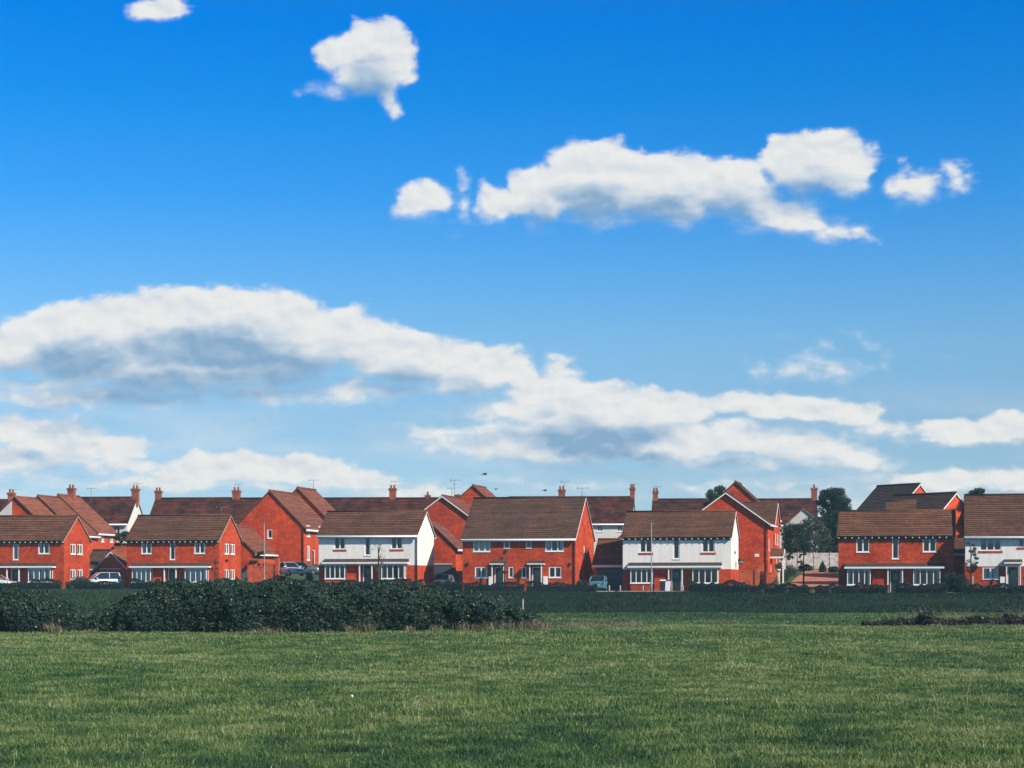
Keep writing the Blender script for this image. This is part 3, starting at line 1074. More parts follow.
r, fcs, ze, zr = gable_front('gabled_house', 'brick gable with white bargeboards between the white house and the tall-roofed pair', 442.5, 495, 212, 4.3, 3.1, 7.0, 2.6, verge='white', holes={'front': [(4.15, 4.45, 6.6, 7.05)]}, og=.22)
lo = MB()
fcs['front'].box(lo, 4.17, 4.43, -.1, -.04, 6.6, 7.05)
lo.build('gable_light', 'white_paint', r)
aerial([c for c in r.children if c.name.startswith('roof')][0], 4.3, 4, zr, 1.1, 0)
r, fcs, ze, zr = gable_front('gabled_house', 'highest small brick gable peeping over the left end of the tall-roofed pair', 472.7, 484.6, 226, 4.0, 3.4, 6.3, 4.0, verge='dark')
aerial([c for c in r.children if c.name.startswith('roof')][0], 1.2, 2, zr - 2.2, 3.0, 1)
ro = [c for c in r.children if c.name.startswith('roof')][0]
chimney(ro, 1.9, .9, zr - 2.2, zr - 1.0, .5, .4)

# right of the central white house
hl = {'right': [(.7, 1.5, 3.4, 4.6), (2.6, 3.5, 0, 2.15)]}
r, fcs, ze, zr = gable_front('gabled_house', 'large brick gable with white bargeboards, porch on its right wall', 726, 491.5, 192.5, 4.25, 3.05, 5.8, 1.9, verge='white', holes=hl, og=.28, oe=.32, tiles='brown_tiles')
window(r, fcs['right'], *hl['right'][0], 2, 'sides', 'white')
door(r, fcs['right'], *hl['right'][1])
downpipe(r, fcs['front'], 8.3, 0, ze)
sg = MB()
fcs['front'].box(sg, 7.15, 7.6, .003, .03, 2.75, 3.05)
sg.build('sign_panel', 'white_paint', r)
rt = fcs['right']
pc = MB()          # gabled porch hood over the side door
for s in (-1, 1):
    a = [rt.p(3.05, .0, 3.55), rt.p(3.05, 1.35, 3.55), rt.p(3.05 + s * 1.1, 1.35, 2.75), rt.p(3.05 + s * 1.1, 0, 2.75)]
    b = [p + Vector((0, 0, .10)) for p in a]
    pc.hexa(a, b)
po = pc.build('porch_hood', 'brown_tiles', r)
for s in (-1, 1):
    pb = MB()
    for n0 in (1.36, 0.0):
        p, q = rt.p(3.05 + s * .02, n0, 3.58), rt.p(3.05 + s * 1.14, n0, 2.76)
        dn_, o_ = Vector((0, 0, -.2)), Vector((.05, 0, 0))
        pb.hexa([p, q, q + dn_, p + dn_], [p + o_, q + o_, q + dn_ + o_, p + dn_ + o_])
    rt.box(pb, 3.05 + s * 1.12 - .03, 3.05 + s * 1.12 + .03, .06, 1.34, 2.62, 2.80)
    pb.build('bargeboard', 'white_paint', po)
for u in (2.05, 4.05):
    pp = MB()
    rt.box(pp, u - .07, u + .07, 1.25, 1.39, -.3, 2.8)
    pp.build('porch_post', 'white_paint', r)
r, fcs, ro = side_ridge('house_wing', 'brick house with its ridge along the street, directly behind the porch of the large gable', 777.0, 202.5, 5.2, 6.0, zat(522.5, 199.5), zat(503, 202.5), 2.9,
                        by='apex', verge='white', holes={'right': [(1.2, 2.2, 3.2, 4.4), (3.6, 4.6, 3.2, 4.4), (2.2, 3.2, 0.0, 2.1)]})
for w in ((1.2, 2.2, 3.2, 4.4), (3.6, 4.6, 3.2, 4.4)):
    window(r, fcs['right'], *w, 2, 'sides', 'white')
door(r, fcs['right'], 2.2, 3.2, 0, 2.1)
gable_front('gabled_house', 'tallest brick gable peak rising behind the large gable with the porch', 735.2, 481, 212, 4.3, 3.9, 6.0, 3.6, verge='dark', tiles='brown_tiles')
gable_front('gabled_house', 'brick gable whose left slope just shows behind the central white house', 640, 517, 203, 3.0, 2.7, 4.0, 2.2, verge='dark', tiles='brown_tiles')

# turned houses at the right whose near slopes stay dark
PH = -math.radians(55)
r, fcs, ro = side_ridge('turned_house', 'brick house with long dark roof seen at an angle, topmost at the right', 919.5, 226, 6.8, 8.0, zat(484, 226) - 3.4, zat(484, 226), 4.6, rz=PH, by='apex', tiles='slate_tiles', verge='white', group='turned houses')
r, fcs, ro = side_ridge('turned_house', 'brick house with orange sunlit gable and dark roof beside the tall white pair', 955.5, 192, 8.4, 6.4, zat(493, 192) - 2.75, zat(493, 192), 2.2, rz=PH, by='apex', tiles='slate_tiles', verge='white', group='turned houses')
r, fcs, ro = side_ridge('brick_annexe', 'small brown roof between the brick house with the shadow and the dark angled roofs', 915, 186, 2.7, 3.4, zat(501.5, 186) - 1.5, zat(501.5, 186), 1.6, by='apex', verge='dark', gutter=False)
r, fcs, ro = side_ridge('garage', 'small brick garage in the narrow gap beside the right brick house', 964.5, 181, 2.2, 4.0, zat(552, 181), zat(540, 181), 1.6, by='apex', verge='white')


def garage_door(r, fc, u0, u1, h=2.1):
    mb = MB()
    fc.box(mb, u0, u1, -.12, -.06, 0, h)
    for k in range(1, 5):
        fc.box(mb, u0 + .02, u1 - .02, -.06, -.045, h * k / 5 - .02, h * k / 5 + .02)
    o = mb.build('garage_door', 'lead_grey', r)
    f = MB()
    fc.box(f, u0 - .02, u1 + .02, -.1, .01, h + .005, h + .08)
    f.build('frame', 'white_paint', o)
    return o


# garages between the front houses
r, fcs, ze, zr = gable_front('garage', 'brick garage with orange tiles between the second and the third house of the front row', 229.5, 525.5, 202, 2.7, 2.65, 7.3, 2.3, verge='dark')
r, fcs, ze, zr = gable_front('garage', 'brick garage behind the silver car', 431, 522.5, 199, 2.65, 2.45, 4.0, 1.75, verge='dark', holes={'front': [(2.4, 4.9, 0, 2.2)]})
garage_door(r, fcs['front'], 2.4, 4.9, 2.2)
r, fcs, ze, zr = gable_front('garage', 'dark gabled garage behind the white people carrier', 111, 550.5, 204, 2.3, 2.2, 5.5, 1.5, verge='white', holes={'front': [(1.0, 3.4, 0, 2.0)]}, wall='old_brick')
garage_door(r, fcs['front'], 1.0, 3.4, 2.0)
r, fcs, ro = side_ridge('garage', 'low garage roof right behind the first brick house, below the stepped terrace', 84, 211.5, 3.6, 5.0, zat(567, 210), zat(550.5, 212.5), 1.9, verge='dark', tiles='grey_brown_tiles')
W9 = 3.45
r, fcs, ro = side_ridge('garage', 'garage with brown tiled roof behind the teal car', 593.5, 186.3, W9, 6.0, zat(565, 186.3) + .2, zat(540, 189.3), 1.4, verge='dark', holes={'front': [(.35, 2.95, 0, 2.1)]})
garage_door(r, fcs['front'], .35, 2.95, 2.1)


# ------------------------------------------------------------------ garden walls, fences, posts
def wall_run(px0, px1, Y, py_top, z_bot, label, thick=.24, rz=None, piers=(), name='garden_wall', mat='garden_brick'):
    a = -THETA if rz is None else rz
    p = Vector((at(px0, Y), Y, 0))
    ur = (px1 - 512) / F
    w = (math.cos(a), math.sin(a))
    L = (ur * p.y - p.x) / (w[0] - ur * w[1])
    h = zat(py_top, Y) - z_bot
    r = empty(name, (p.x, p.y, z_bot), a, label, 'wall')
    mb = MB()
    mb.box(0, L, 0, thick, -.5, h - .08)
    mb.build('wall', mat, r)
    c = MB()
    c.box(-.02, L + .02, -.03, thick + .03, h - .077, h)
    c.build('coping', 'garden_brick', r)
    for u, dh in piers:
        m2 = MB()
        m2.box(u * L - .2, u * L + .2, -.09, thick + .09, -.5, h + dh)
        m2.box(u * L - .24, u * L + .24, -.13, thick + .13, h + dh, h + dh + .07)
        m2.build('pier', mat, r)
    return r


wall_run(249.5, 264, 198, 566.5, 1.7, 'low orange brick garden wall left of the left lamp post', piers=((0, .12),))
wall_run(264.3, 277, 199, 564, 1.9, 'orange brick garden wall with tall end pier right of the left lamp post', piers=((1, .55),))
wall_run(738, 757, 181.5, 570, 1.5, 'red brick garden wall joining the right gable of the central white house', piers=((1, .25),))
wall_run(759.5, 763.5, 182.5, 566, 1.5, 'short tall brick pier by the garden gate', piers=((.5, .2),))
wall_run(765, 773, 186, 572.5, 1.6, 'low brick wall in front of the large gable')
wall_run(114, 128, 207, 546, 2.0, 'brown brick wall between the first two front houses')
g = MB()
for k in range(7):
    g.box(.0 + k * .13, .10 + k * .13, 0, .02, 0, 1.5 + .1 * math.sin(k / 6 * math.pi))
g.box(0, .88, .02, .05, .3, .4)
g.box(0, .88, .02, .05, 1.1, 1.2)
go = g.build('gate', 'dark_board', None, (at(757.3, 182), 182, 1.5), -THETA)
tag(go, 'narrow dark board gate between the brick piers', 'gate')


def fence(px0, px1, Y, z, h, label, mat='fence_wood', rz=0.0):
    X0, X1 = at(px0, Y), at(px1, Y)
    r = empty('timber_fence', (X0, Y, z), rz, label, 'fence')
    L = X1 - X0
    b = MB()
    n = int(L / .16)
    for k in range(n):
        d = .012 * (k % 2)
        b.box(L * k / n + .004, L * (k + 1) / n - .004, -d, .02 - d, .08, h + .02 * random.random())
    b.box(0, L, .022, .06, .35, .45)
    b.box(0, L, .022, .06, h - .4, h - .3)
    b.build('boards', mat, r)
    m_ = max(1, round(L / 1.83))
    for k in range(m_ + 1):
        p = MB()
        p.box(L * k / m_ - .05, L * k / m_ + .05, -.07, -.015, 0, h + .12)
        p.build('fence_post', mat, r)
    return r


fence(782, 846, 214.5, ground_z(33, 214) - .1, 1.95, 'grey timber fence behind the paved drive')
fence(241, 255, 201, 2.0, 1.5, 'pale green panel fence behind the left orange garden wall', 'lead_grey')
fence(455, 463, 190, 1.4, 1.8, 'dark side gate panel beside the tall-roofed pair', 'dark_board')


def lamp_post(px, Y, z0, py_top, label):
    h = zat(py_top, Y) - z0
    r = empty('street_lamp', (at(px, Y), Y, z0), 0, label, 'street lamp', 'street lamps')
    p = MB()
    p.tube([(0, 0, -.3), (0, 0, 1.2)], .10, 12)
    p.tube([(0, 0, 1.2), (0, 0, 1.3), (0, 0, h - .1)], [.085, .06, .045], 12)
    p.build('pole', 'pole_grey', r)
    b = MB()
    b.box(-.06, .06, -.108, -.09, .5, 1.0)
    b.build('access_door', 'steel', r)
    a = MB()
    a.tube([(0, 0, h - .12), (0, -.12, h), (0, -.35, h + .03)], .04, 8)
    hd = a.build('lamp_arm', 'steel', r)
    l = MB()
    l.hexa([(-.12, -.95, h - .03), (.12, -.95, h - .03), (.16, -.35, h - .05), (-.16, -.35, h - .05)],
           [(-.07, -.9, h + .08), (.07, -.9, h + .08), (.09, -.35, h + .11), (-.09, -.35, h + .11)])
    l.build('lamp_head', 'lead_grey', r)
    return r


lamp_post(264.3, 193.5, 1.4, 521.5, 'grey street lamp in front of the big plain brick gable')
lamp_post(651.4, 176.5, 1.1, 521, 'grey street lamp in front of the central white house')

for px, py in ((609.3, 587), (620.2, 587.4), (643, 587.6), (683, 588)):
    Y = 176.8
    m = MB()
    h = .62
    m.tube([(0, 0, -.2), (0, 0, h - .04), (0, 0, h)], [.07, .07, .045], 8)
    m.tube([(0, 0, h - .16), (0, 0, h - .10)], .074, 8)
    o = m.build('bollard', 'pale_wood', None, (at(px, Y), Y, ground_z(at(px, Y), Y)))
    tag(o, {609.3: 'short pale wooden bollard right of the teal car', 620.2: 'short pale wooden bollard just left of the white house corner',
            643: 'short pale wooden bollard left of the central lamp post', 683: 'short pale wooden bollard right of the central lamp post'}[px], 'bollard', 'wooden bollards')
m = MB()
m.tube([(0, 0, -.2), (.02, 0, 2.1)], .022, 7)
o = m.build('marker_post', 'pale_wood', None, (at(522.7, 71.5) + .0, 72.8, -.9))
tag(o, 'thin pale stake standing in the right end of the brambles', 'stake')
m = MB()
m.tube([(0, 0, -.2), (0, 0, 1.2)], .045, 7)
o = m.build('tree_stake', 'pale_wood', None, (at(972.8, 166), 166, 1.35))
tag(o, 'short pale stake below the sapling by the white pair', 'stake')
m = MB()
m.tube([(0, 0, -.3), (0, 0, 1.5)], .17, 8)
m.tube([(0, 0, 1.5), (0, 0, 1.75)], .24, 8)
o = m.build('gate_post', 'pale_wood', None, (at(778.3, 184), 184, 1.6))
tag(o, 'thick pale gate post at the left edge of the paved drive', 'post')
# bins by the central white house
for px, dx in ((663, 0), (667.6, 0)):
    Y = 178.6
    r = empty('wheelie_bin', (at(px, Y), Y, 1.18), -THETA + (.1 if px > 665 else 0), 'dark wheelie bin with pale lid beside the door of the central white house' if px < 665 else 'pale recycling bin right of the dark wheelie bin', 'bin', 'wheelie bins')
    m = MB()
    m.hexa([(-.22, -.24, .06), (.22, -.24, .06), (.22, .24, .06), (-.22, .24, .06)], [(-.28, -.3, 1.0), (.28, -.3, 1.0), (.28, .32, 1.0), (-.28, .32, 1.0)])
    m.build('body', 'bin_plastic' if px < 665 else 'white_paint', r)
    m = MB()
    m.hexa([(-.3, -.33, 1.005), (.3, -.33, 1.005), (.3, .36, 1.005), (-.3, .36, 1.005)], [(-.26, -.28, 1.07), (.26, -.28, 1.07), (.26, .36, 1.12), (-.26, .36, 1.12)])
    m.build('lid', 'white_paint' if px < 665 else 'bin_plastic', r)
    for s in (-1, 1):
        m = MB()
        m.tube([(s * .2, .3, .1), (s * .27, .3, .1)], .1, 10)
        m.build('wheel', 'tyre', r)


# ------------------------------------------------------------------ cars
def car(px, Y, z, heading, paint_, label, L=4.1, Wd=1.76, H=1.46, style='hatch', cat='car', name='parked_car'):
    """local +x is forward"""
    r = empty(name, (at(px, Y), Y, z), heading, label, cat)
    hw = Wd / 2
    belt = .92 if style == 'hatch' else 1.05
    if style == 'hatch':
        st = [(L / 2, .70, .30, .55), (L / 2 - .12, .86, .22, .68), (L / 2 - .9, .96, .20, .84), (L / 2 - 1.25, 1.0, .20, belt), (-L / 2 + .5, 1.0, .20, belt + .04), (-L / 2 + .1, .93, .22, belt), (-L / 2, .84, .34, belt - .1)]
        gh = [(L / 2 - 1.2, .92, belt - .02), (L / 2 - 1.95, .76, H - .04), (-L / 2 + .75, .74, H - .03), (-L / 2 + .12, .88, belt)]
    else:
        st = [(L / 2, .72, .32, .70), (L / 2 - .12, .90, .25, .85), (L / 2 - .7, .97, .22, 1.0), (L / 2 - .95, 1.0, .22, belt), (-L / 2 + .3, 1.0, .22, belt + .02), (-L / 2 + .06, .96, .25, belt), (-L / 2, .92, .36, belt - .06)]
        gh = [(L / 2 - .9, .93, belt - .02), (L / 2 - 1.75, .80, H - .04), (-L / 2 + .35, .80, H - .03), (-L / 2 + .08, .92, belt)]
    mb = MB()
    rings = []
    for x, k, zl, zb in st:
        w = hw * k
        ring = [(-w, zl + .12), (-w * .88, zl), (w * .88, zl), (w, zl + .12), (w * 1.0, (zl + zb) / 2 + .08), (w * .985, zb - .1), (w * .88, zb), (0, zb + .03), (-w * .88, zb), (-w * .985, zb - .1), (-w * 1.0, (zl + zb) / 2 + .08)]
        rings.append(len(mb.v))
        mb.v += [(x, a, b) for a, b in ring]
    n = 11
    for i in range(len(rings) - 1):
        for k in range(n):
            a, b = rings[i] + k, rings[i] + (k + 1) % n
            mb.f.append((a, b, b + n, a + n))
            mb.s.append(True)
    mb.f.append(tuple(rings[0] + k for k in range(n - 1, -1, -1)))
    mb.s.append(False)
    mb.f.append(tuple(rings[-1] + k for k in range(n)))
    mb.s.append(False)
    # roof and pillars
    (x0, k0, z0), (x1, k1, z1), (x2, k2, z2), (x3, k3, z3) = gh
    w0, w1, w2, w3 = hw * k0, hw * k1, hw * k2, hw * k3
    mb.hexa([(x1, -w1, z1), (x1, w1, z1), (x2, w2, z2), (x2, -w2, z2)], [(x1 - .1, -w1 * .88, H + .01), (x1 - .1, w1 * .88, H + .01), (x2 + .1, w2 * .88, H), (x2 + .1, -w2 * .88, H)])
    for s in (-1, 1):
        mb.tube([(x0, s * w0, z0), (x1, s * w1, z1)], .04, 6)
        mb.tube([(x3, s * w3, z3), (x2, s * w2, z2)], .07, 6)
        xm = (x1 + x2) / 2
        mb.tube([(xm, s * hw * .99, belt - .03), (xm, s * w1 * 1.0, z1)], .04, 6)
    mb.build('body', paint_, r)
    e = .02
    faces = {'windscreen': [(x0, -w0 + .03, z0 + e), (x0, w0 - .03, z0 + e), (x1, w1 - .03, z1), (x1, -w1 + .03, z1)],
             'rear_window': [(x3, w3 - .03, z3 + e), (x3, -w3 + .03, z3 + e), (x2, -w2 + .03, z2), (x2, w2 - .03, z2)]}
    for nm, q in faces.items():
        g = MB()
        q = [Vector(p) for p in q]
        nr = (q[1] - q[0]).cross(q[3] - q[0]).normalized()
        if nr.x * (1 if nm == 'windscreen' else -1) < 0:
            nr = -nr
        g.hexa([p - nr * .02 for p in q], [p + nr * .012 for p in q])
        g.build(nm, 'car_glass', r)
    for s in (-1, 1):
        g = MB()
        q = [(x0 - .05, s * (w0 + .0), z0 + .01), (x3 + .05, s * (w3 + .0), z3 + .01), (x2 + .05, s * w2, z2 - .02), (x1 - .02, s * w1, z1 - .02)]
        q = [Vector(p) for p in q]
        o_ = Vector((0, s, 0))
        g.hexa([p - o_ * .03 for p in q], [p + o_ * .01 for p in q])
        g.build('side_window', 'car_glass', r)
        for xw in (L / 2 - .78, -L / 2 + .72):
            t = MB()
            t.tube([(xw, s * (hw - .20), .31), (xw, s * (hw + .005), .31)], .31, 18)
            to = t.build('wheel', 'tyre', r)
            m2 = MB()
            m2.tube([(xw, s * (hw + .006), .31), (xw, s * (hw + .02), .31)], .20, 14)
            m2.build('rim', 'steel', to)
        hl_ = MB()
        hl_.hexa([(L / 2 - .02, s * hw * .42, .56), (L / 2 - .02, s * hw * .70, .57), (L / 2 - .32, s * hw * .93, .60), (L / 2 - .32, s * hw * .60, .60)],
                 [(L / 2 - .04, s * hw * .42, .68), (L / 2 - .04, s * hw * .70, .70), (L / 2 - .42, s * hw * .94, .80), (L / 2 - .42, s * hw * .60, .80)])
        hl_.build('headlight', 'car_lamp', r)
        tl = MB()
        tl.box(-L / 2 - .015, -L / 2 + .16, s * hw * .62, s * hw * .90, .62, .86)
        tl.build('tail_light', 'car_red_lamp', r)
        mr = MB()
        mr.box(L / 2 - 1.45, L / 2 - 1.30, s * (hw + .02), s * (hw + .2), belt, belt + .13)
        mr.build('wing_mirror', paint_, r)
    pl = MB()
    pl.box(L / 2 - .01, L / 2 + .02, -.26, .26, .38, .49)
    pl.build('number_plate', 'plate_white', r)
    pl = MB()
    pl.box(-L / 2 - .02, -L / 2 + .01, -.26, .26, .50, .61)
    pl.build('number_plate', 'plate_yellow', r)
    gr = MB()
    gr.box(L / 2 - .06, L / 2 + .012, -hw * .38, hw * .38, .54, .66)
    gr.build('grille', 'black_paint', r)
    return r


TOWARD = math.atan2(-CT, -ST)
car(442.8, 194.5, ground_z(at(442.8, 194.5), 194.5) + .05, TOWARD, 'car_silver', 'silver car facing the field in the dark gap by the tall-roofed pair')
car(600.2, 184.5, 1.22, TOWARD + math.pi, 'car_teal', 'teal hatchback seen from behind, parked in front of the garage', L=3.8, Wd=1.7)


def gz2(px, Y):
    return ground_z(at(px, Y), Y)


car(288.5, 199.5, 2.75, math.radians(-50), 'car_white', 'white car with dark windscreen on the raised drive beside the orange garden wall', L=4.2)
car(303.5, 203.2, 2.85, math.radians(-12), 'car_navy', 'dark blue estate car parked behind the white car', L=4.3, H=1.42)
car(101, 197.5, 1.4, math.radians(205), 'car_white', 'white people carrier with dark windows in front of the dark gabled garage', L=4.0, H=1.72, style='van')
car(-3, 194.5, 1.4, math.radians(-14), 'car_white', 'white car whose nose shows at the left picture edge', L=4.1)
# ------------------------------------------------------------------ terrain, roads, paving
def bump(X, Y):
    return 1.9 * math.exp(-((X + 23) / 11) ** 2 - ((Y - 209) / 10) ** 2)


def gz(X, Y):
    return ground_z(X, Y) + bump(X, Y)


def axis(vals):
    out = []
    for a, b, s in vals:
        n = max(1, int(round((b - a) / s)))
        out += [a + (b - a) * i / n for i in range(n)]
    out.append(vals[-1][1])
    return out


XS = axis([(-1000, -600, 100), (-600, -100, 50), (-100, 100, 2.0), (100, 600, 50), (600, 1000, 100)])
YS = axis([(-60, 0, 20), (0, 116, 2.0), (116, 134, .6), (134, 260, 2.0), (260, 500, 40), (500, 2000, 250)])
V = np.array([(x, y, gz(x, y)) for y in YS for x in XS])
nx = len(XS)
Q = [(j * nx + i, j * nx + i + 1, (j + 1) * nx + i + 1, (j + 1) * nx + i) for j in range(len(YS) - 1) for i in range(nx - 1)]
tag(np_mesh('ground', V, np.array(Q), 4, 'turf'), kind='structure')

mb = MB()
bx = axis([(-24, 60, 2.0)])
by = axis([(118.6, 134, .6), (134, 176, 3.0)])
for j in range(len(by) - 1):
    for i in range(len(bx) - 1):
        x0_, x1_ = bx[i], bx[i + 1]
        w0, w1 = .5 * math.sin(x0_ * .7) + .3 * math.sin(x0_ * 1.9), .5 * math.sin(x1_ * .7) + .3 * math.sin(x1_ * 1.9)
        s0, s1 = (w0, w1) if j == 0 else (0, 0)
        mb.face(*[(x, y, gz(x, y) + .02) for x, y in ((x0_, by[j] + s0), (x1_, by[j] + s1), (x1_, by[j + 1]), (x0_, by[j + 1]))])
tag(mb.build('bank', 'bank_turf'), kind='structure')

FRONT = [(-75, 204.0), (-57, 199.3), (-40, 196.5), (-19.5, 189.5), (-4.8, 185.0), (10.5, 181.5), (29.8, 173.2), (40.4, 169), (52, 166.2), (75, 161)]


def front_y(x):
    for (x0, y0), (x1, y1) in zip(FRONT, FRONT[1:]):
        if x <= x1:
            return y0 + (y1 - y0) * (x - x0) / (x1 - x0)
    return FRONT[-1][1]


def strip(name, d0, d1, lift, mat, x0=-72, x1=72, thick=0.0):
    mb = MB()
    x = x0
    while x < x1:
        xb = x + 2
        for k in range(3):
            a, b = d0 + (d1 - d0) * k / 3, d0 + (d1 - d0) * (k + 1) / 3
            p = [(x, front_y(x) + a), (xb, front_y(xb) + a), (xb, front_y(xb) + b), (x, front_y(x) + b)]
            mb.face(*[(u, v, gz(u, v) + lift) for u, v in p])
        if thick:
            p = [(x, front_y(x) + d0), (xb, front_y(xb) + d0)]
            mb.face(*[(u, v, gz(u, v) + lift - thick) for u, v in p], *[(u, v, gz(u, v) + lift) for u, v in reversed(p)])
        x = xb
    return tag(mb.build(name, mat), kind='structure')


strip('road', -4.4, -1.0, .02, 'asphalt')
strip('path', -6.6, -5.3, .03, 'kerb_stone', -3, 30)
strip('kerb', -4.6, -4.41, .12, 'kerb_stone', thick=.12)

# paved drive that climbs behind the right brick house
mb = MB()
P0 = Vector((25.3, 180.5, 0))
nu, nv = 12, 18
for i in range(nu):
    for j in range(nv):
        q = []
        for a, b in ((i, j), (i + 1, j), (i + 1, j + 1), (i, j + 1)):
            u, v = a / nu, b / nv
            p = P0 + D_DIR * (33 * v) + W_DIR * (u * (5.2 + 9 * smooth(.15, .6, v)))
            q.append((p.x, p.y, gz(p.x, p.y) + .03))
        mb.face(*q)
tag(mb.build('driveway', 'block_paving'), kind='structure')
for nm, px, Ya, Yb, w in (('driveway', 433, 182, 198, 3.0), ('driveway', 594, 178, 186, 3.4), ('driveway', 86, 192, 203, 3.5), ('driveway', 279, 188, 206, 5.5)):
    mb = MB()
    p0 = Vector((at(px, Ya), Ya, 0))
    n = 8
    for j in range(n):
        for i in range(3):
            q = []
            for a, b in ((i, j), (i + 1, j), (i + 1, j + 1), (i, j + 1)):
                p = p0 + D_DIR * ((Yb - Ya) * b / n) + W_DIR * (w * a / 3)
                q.append((p.x, p.y, gz(p.x, p.y) + .035))
            mb.face(*q)
    tag(mb.build(nm, 'asphalt'), kind='structure')


# ------------------------------------------------------------------ vegetation
def value_noise(x, y, scale, seed):
    r = np.random.default_rng(seed).random((128, 128))
    x, y = np.asarray(x) / scale, np.asarray(y) / scale
    xi, yi = np.floor(x).astype(int), np.floor(y).astype(int)
    fx, fy = x - xi, y - yi
    fx, fy = fx * fx * (3 - 2 * fx), fy * fy * (3 - 2 * fy)
    g = lambda a, b: r[a % 128, b % 128]
    return (g(xi, yi) * (1 - fx) + g(xi + 1, yi) * fx) * (1 - fy) + (g(xi, yi + 1) * (1 - fx) + g(xi + 1, yi + 1) * fx) * fy


GZ = np.array([[gz(x, y) for x in np.arange(-80, 81, 1.0)] for y in np.arange(0, 240, 1.0)])


def gz_np(X, Y):
    x, y = np.clip(X + 80, 0, 159.9), np.clip(Y, 0, 238.9)
    xi, yi = x.astype(int), y.astype(int)
    fx, fy = x - xi, y - yi
    return (GZ[yi, xi] * (1 - fx) + GZ[yi, xi + 1] * fx) * (1 - fy) + (GZ[yi + 1, xi] * (1 - fx) + GZ[yi + 1, xi + 1] * fx) * fy


def blades(X, Y, h, w, tint, lean=.35, Z=None):
    """single bent blades: 5 vertices, 3 triangles"""
    n = len(X)
    if Z is None:
        Z = gz_np(X, Y) - .01
    yaw = RNG.random(n) * 2 * math.pi
    dx, dy = np.cos(yaw) * w / 2, np.sin(yaw) * w / 2
    la = RNG.random(n) * 2 * math.pi
    lm = h * lean * (RNG.random(n) ** .7) * 1.4
    lx, ly = np.cos(la) * lm, np.sin(la) * lm
    v = np.empty((n, 5, 3), np.float32)
    v[:, 0] = np.stack([X - dx, Y - dy, Z], 1)
    v[:, 1] = np.stack([X + dx, Y + dy, Z], 1)
    v[:, 2] = np.stack([X + dx * .8 + lx * .35, Y + dy * .8 + ly * .35, Z + h * .58], 1)
    v[:, 3] = np.stack([X - dx * .8 + lx * .35, Y - dy * .8 + ly * .35, Z + h * .58], 1)
    v[:, 4] = np.stack([X + lx, Y + ly, Z + h * (1 - .25 * lean)], 1)
    base = (np.arange(n) * 5)[:, None]
    f = np.concatenate([base + np.array([0, 1, 2]), base + np.array([0, 2, 3]), base + np.array([3, 2, 4])], 1)
    return v.reshape(-1, 3), f.reshape(-1), np.repeat(tint, 5)


def scatter(Y0, Y1, dens, margin=8.0):
    """points on the field within the wedge the lens (and a step to the side) can see"""
    k = 512 / F
    area = (k * (Y0 + Y1) + 2 * margin) * (Y1 - Y0)
    n = int(area * dens)
    Y = Y0 + (Y1 - Y0) * RNG.random(n)
    X = (RNG.random(n) * 2 - 1) * (k * Y1 + margin)
    m = np.abs(X) < k * Y + margin
    return X[m], Y[m]


vs, fs, ts, off = [], [], [], 0
for Y0, Y1, dens, h, w in ((13, 24, 1600, .082, .0075), (24, 36, 900, .088, .010), (36, 54, 430, .095, .014), (54, 80, 190, .10, .022), (80, 119, 85, .095, .036)):
    X, Y = scatter(Y0, Y1, dens)
    n = len(X)
    # tufts: pull blades together in small clumps
    big = value_noise(X, Y, 4.5, 1) * .5 + value_noise(X, Y * .6, 1.7, 2) * .5
    fine = value_noise(X, Y, .38, 3) * .6 + value_noise(X, Y, .16, 4) * .4
    hh = h * (.30 + .95 * fine ** 1.3 + .35 * (big - .5) + .32 * RNG.random(n))
    tall = RNG.random(n) < .004 + .03 * (value_noise(X, Y, 2.6, 77) > .74)
    hh[tall] *= 1.7
    t = .03 + .48 * big + .58 * (value_noise(X, Y, .42, 5) - .5) + .16 * (value_noise(X, Y, 9, 6) - .5) + .56 * RNG.random(n) ** 1.8 + .10 * np.clip((Y - 17) / 25, 0, 1)
    if Y0 >= 80:
        t -= .26
    t[tall & (RNG.random(n) < .4)] = .92
    t[RNG.random(n) < .012] = .97
    v, f, tt = blades(X, Y, hh, w * (.7 + .6 * RNG.random(n)), np.clip(t, 0, 1), .55)
    vs.append(v)
    fs.append(f + off)
    ts.append(tt)
    off += len(v)
tag(np_mesh('field_grass', np.concatenate(vs), np.concatenate(fs), 3, 'field_blades', np.concatenate(ts)), 'short green meadow grass with lighter and darker patches', 'grass', kind='stuff')

# rank dark grass on the bank
n = 95000
Y = 118.2 + 14 * RNG.random(n)
X = (RNG.random(n) * 2 - 1) * 52
Y += (value_noise(X, X * 0, 2.2, 61) - .5) * 2.4 * np.clip((124 - Y) / 5, 0, 1)
left = np.clip((-18 - X) / 12, 0, 1)
t = .22 + .25 * value_noise(X, Y, 3, 8) + .25 * RNG.random(n) + .22 * left
hh = .07 + .13 * value_noise(X, Y, 1.5, 9)
v, f, tt = blades(X, Y, hh, .05 + 0 * X, np.clip(t, 0, .95), .4)
n2 = 60000
Y2 = 132 + 40 * RNG.random(n2)
X2 = (RNG.random(n2) * 2 - 1) * 52
t2 = .25 + .25 * value_noise(X2, Y2, 3, 8) + .2 * RNG.random(n2) + .22 * np.clip((-18 - X2) / 12, 0, 1)
m = Y2 < 203 + 0 * X2
m &= Y2 < np.array([front_y(x) - 7.2 for x in X2])
v2, f2, tt2 = blades(X2[m], Y2[m], .06 + .06 * RNG.random(m.sum()), .06 + 0 * X2[m], t2[m], .5)
tag(np_mesh('bank_grass', np.concatenate([v, v2]), np.concatenate([f, f2 + len(v)]), 3, 'bank_blades', np.concatenate([tt, tt2])), 'dark rank grass covering the long bank below the houses', 'grass', kind='stuff')


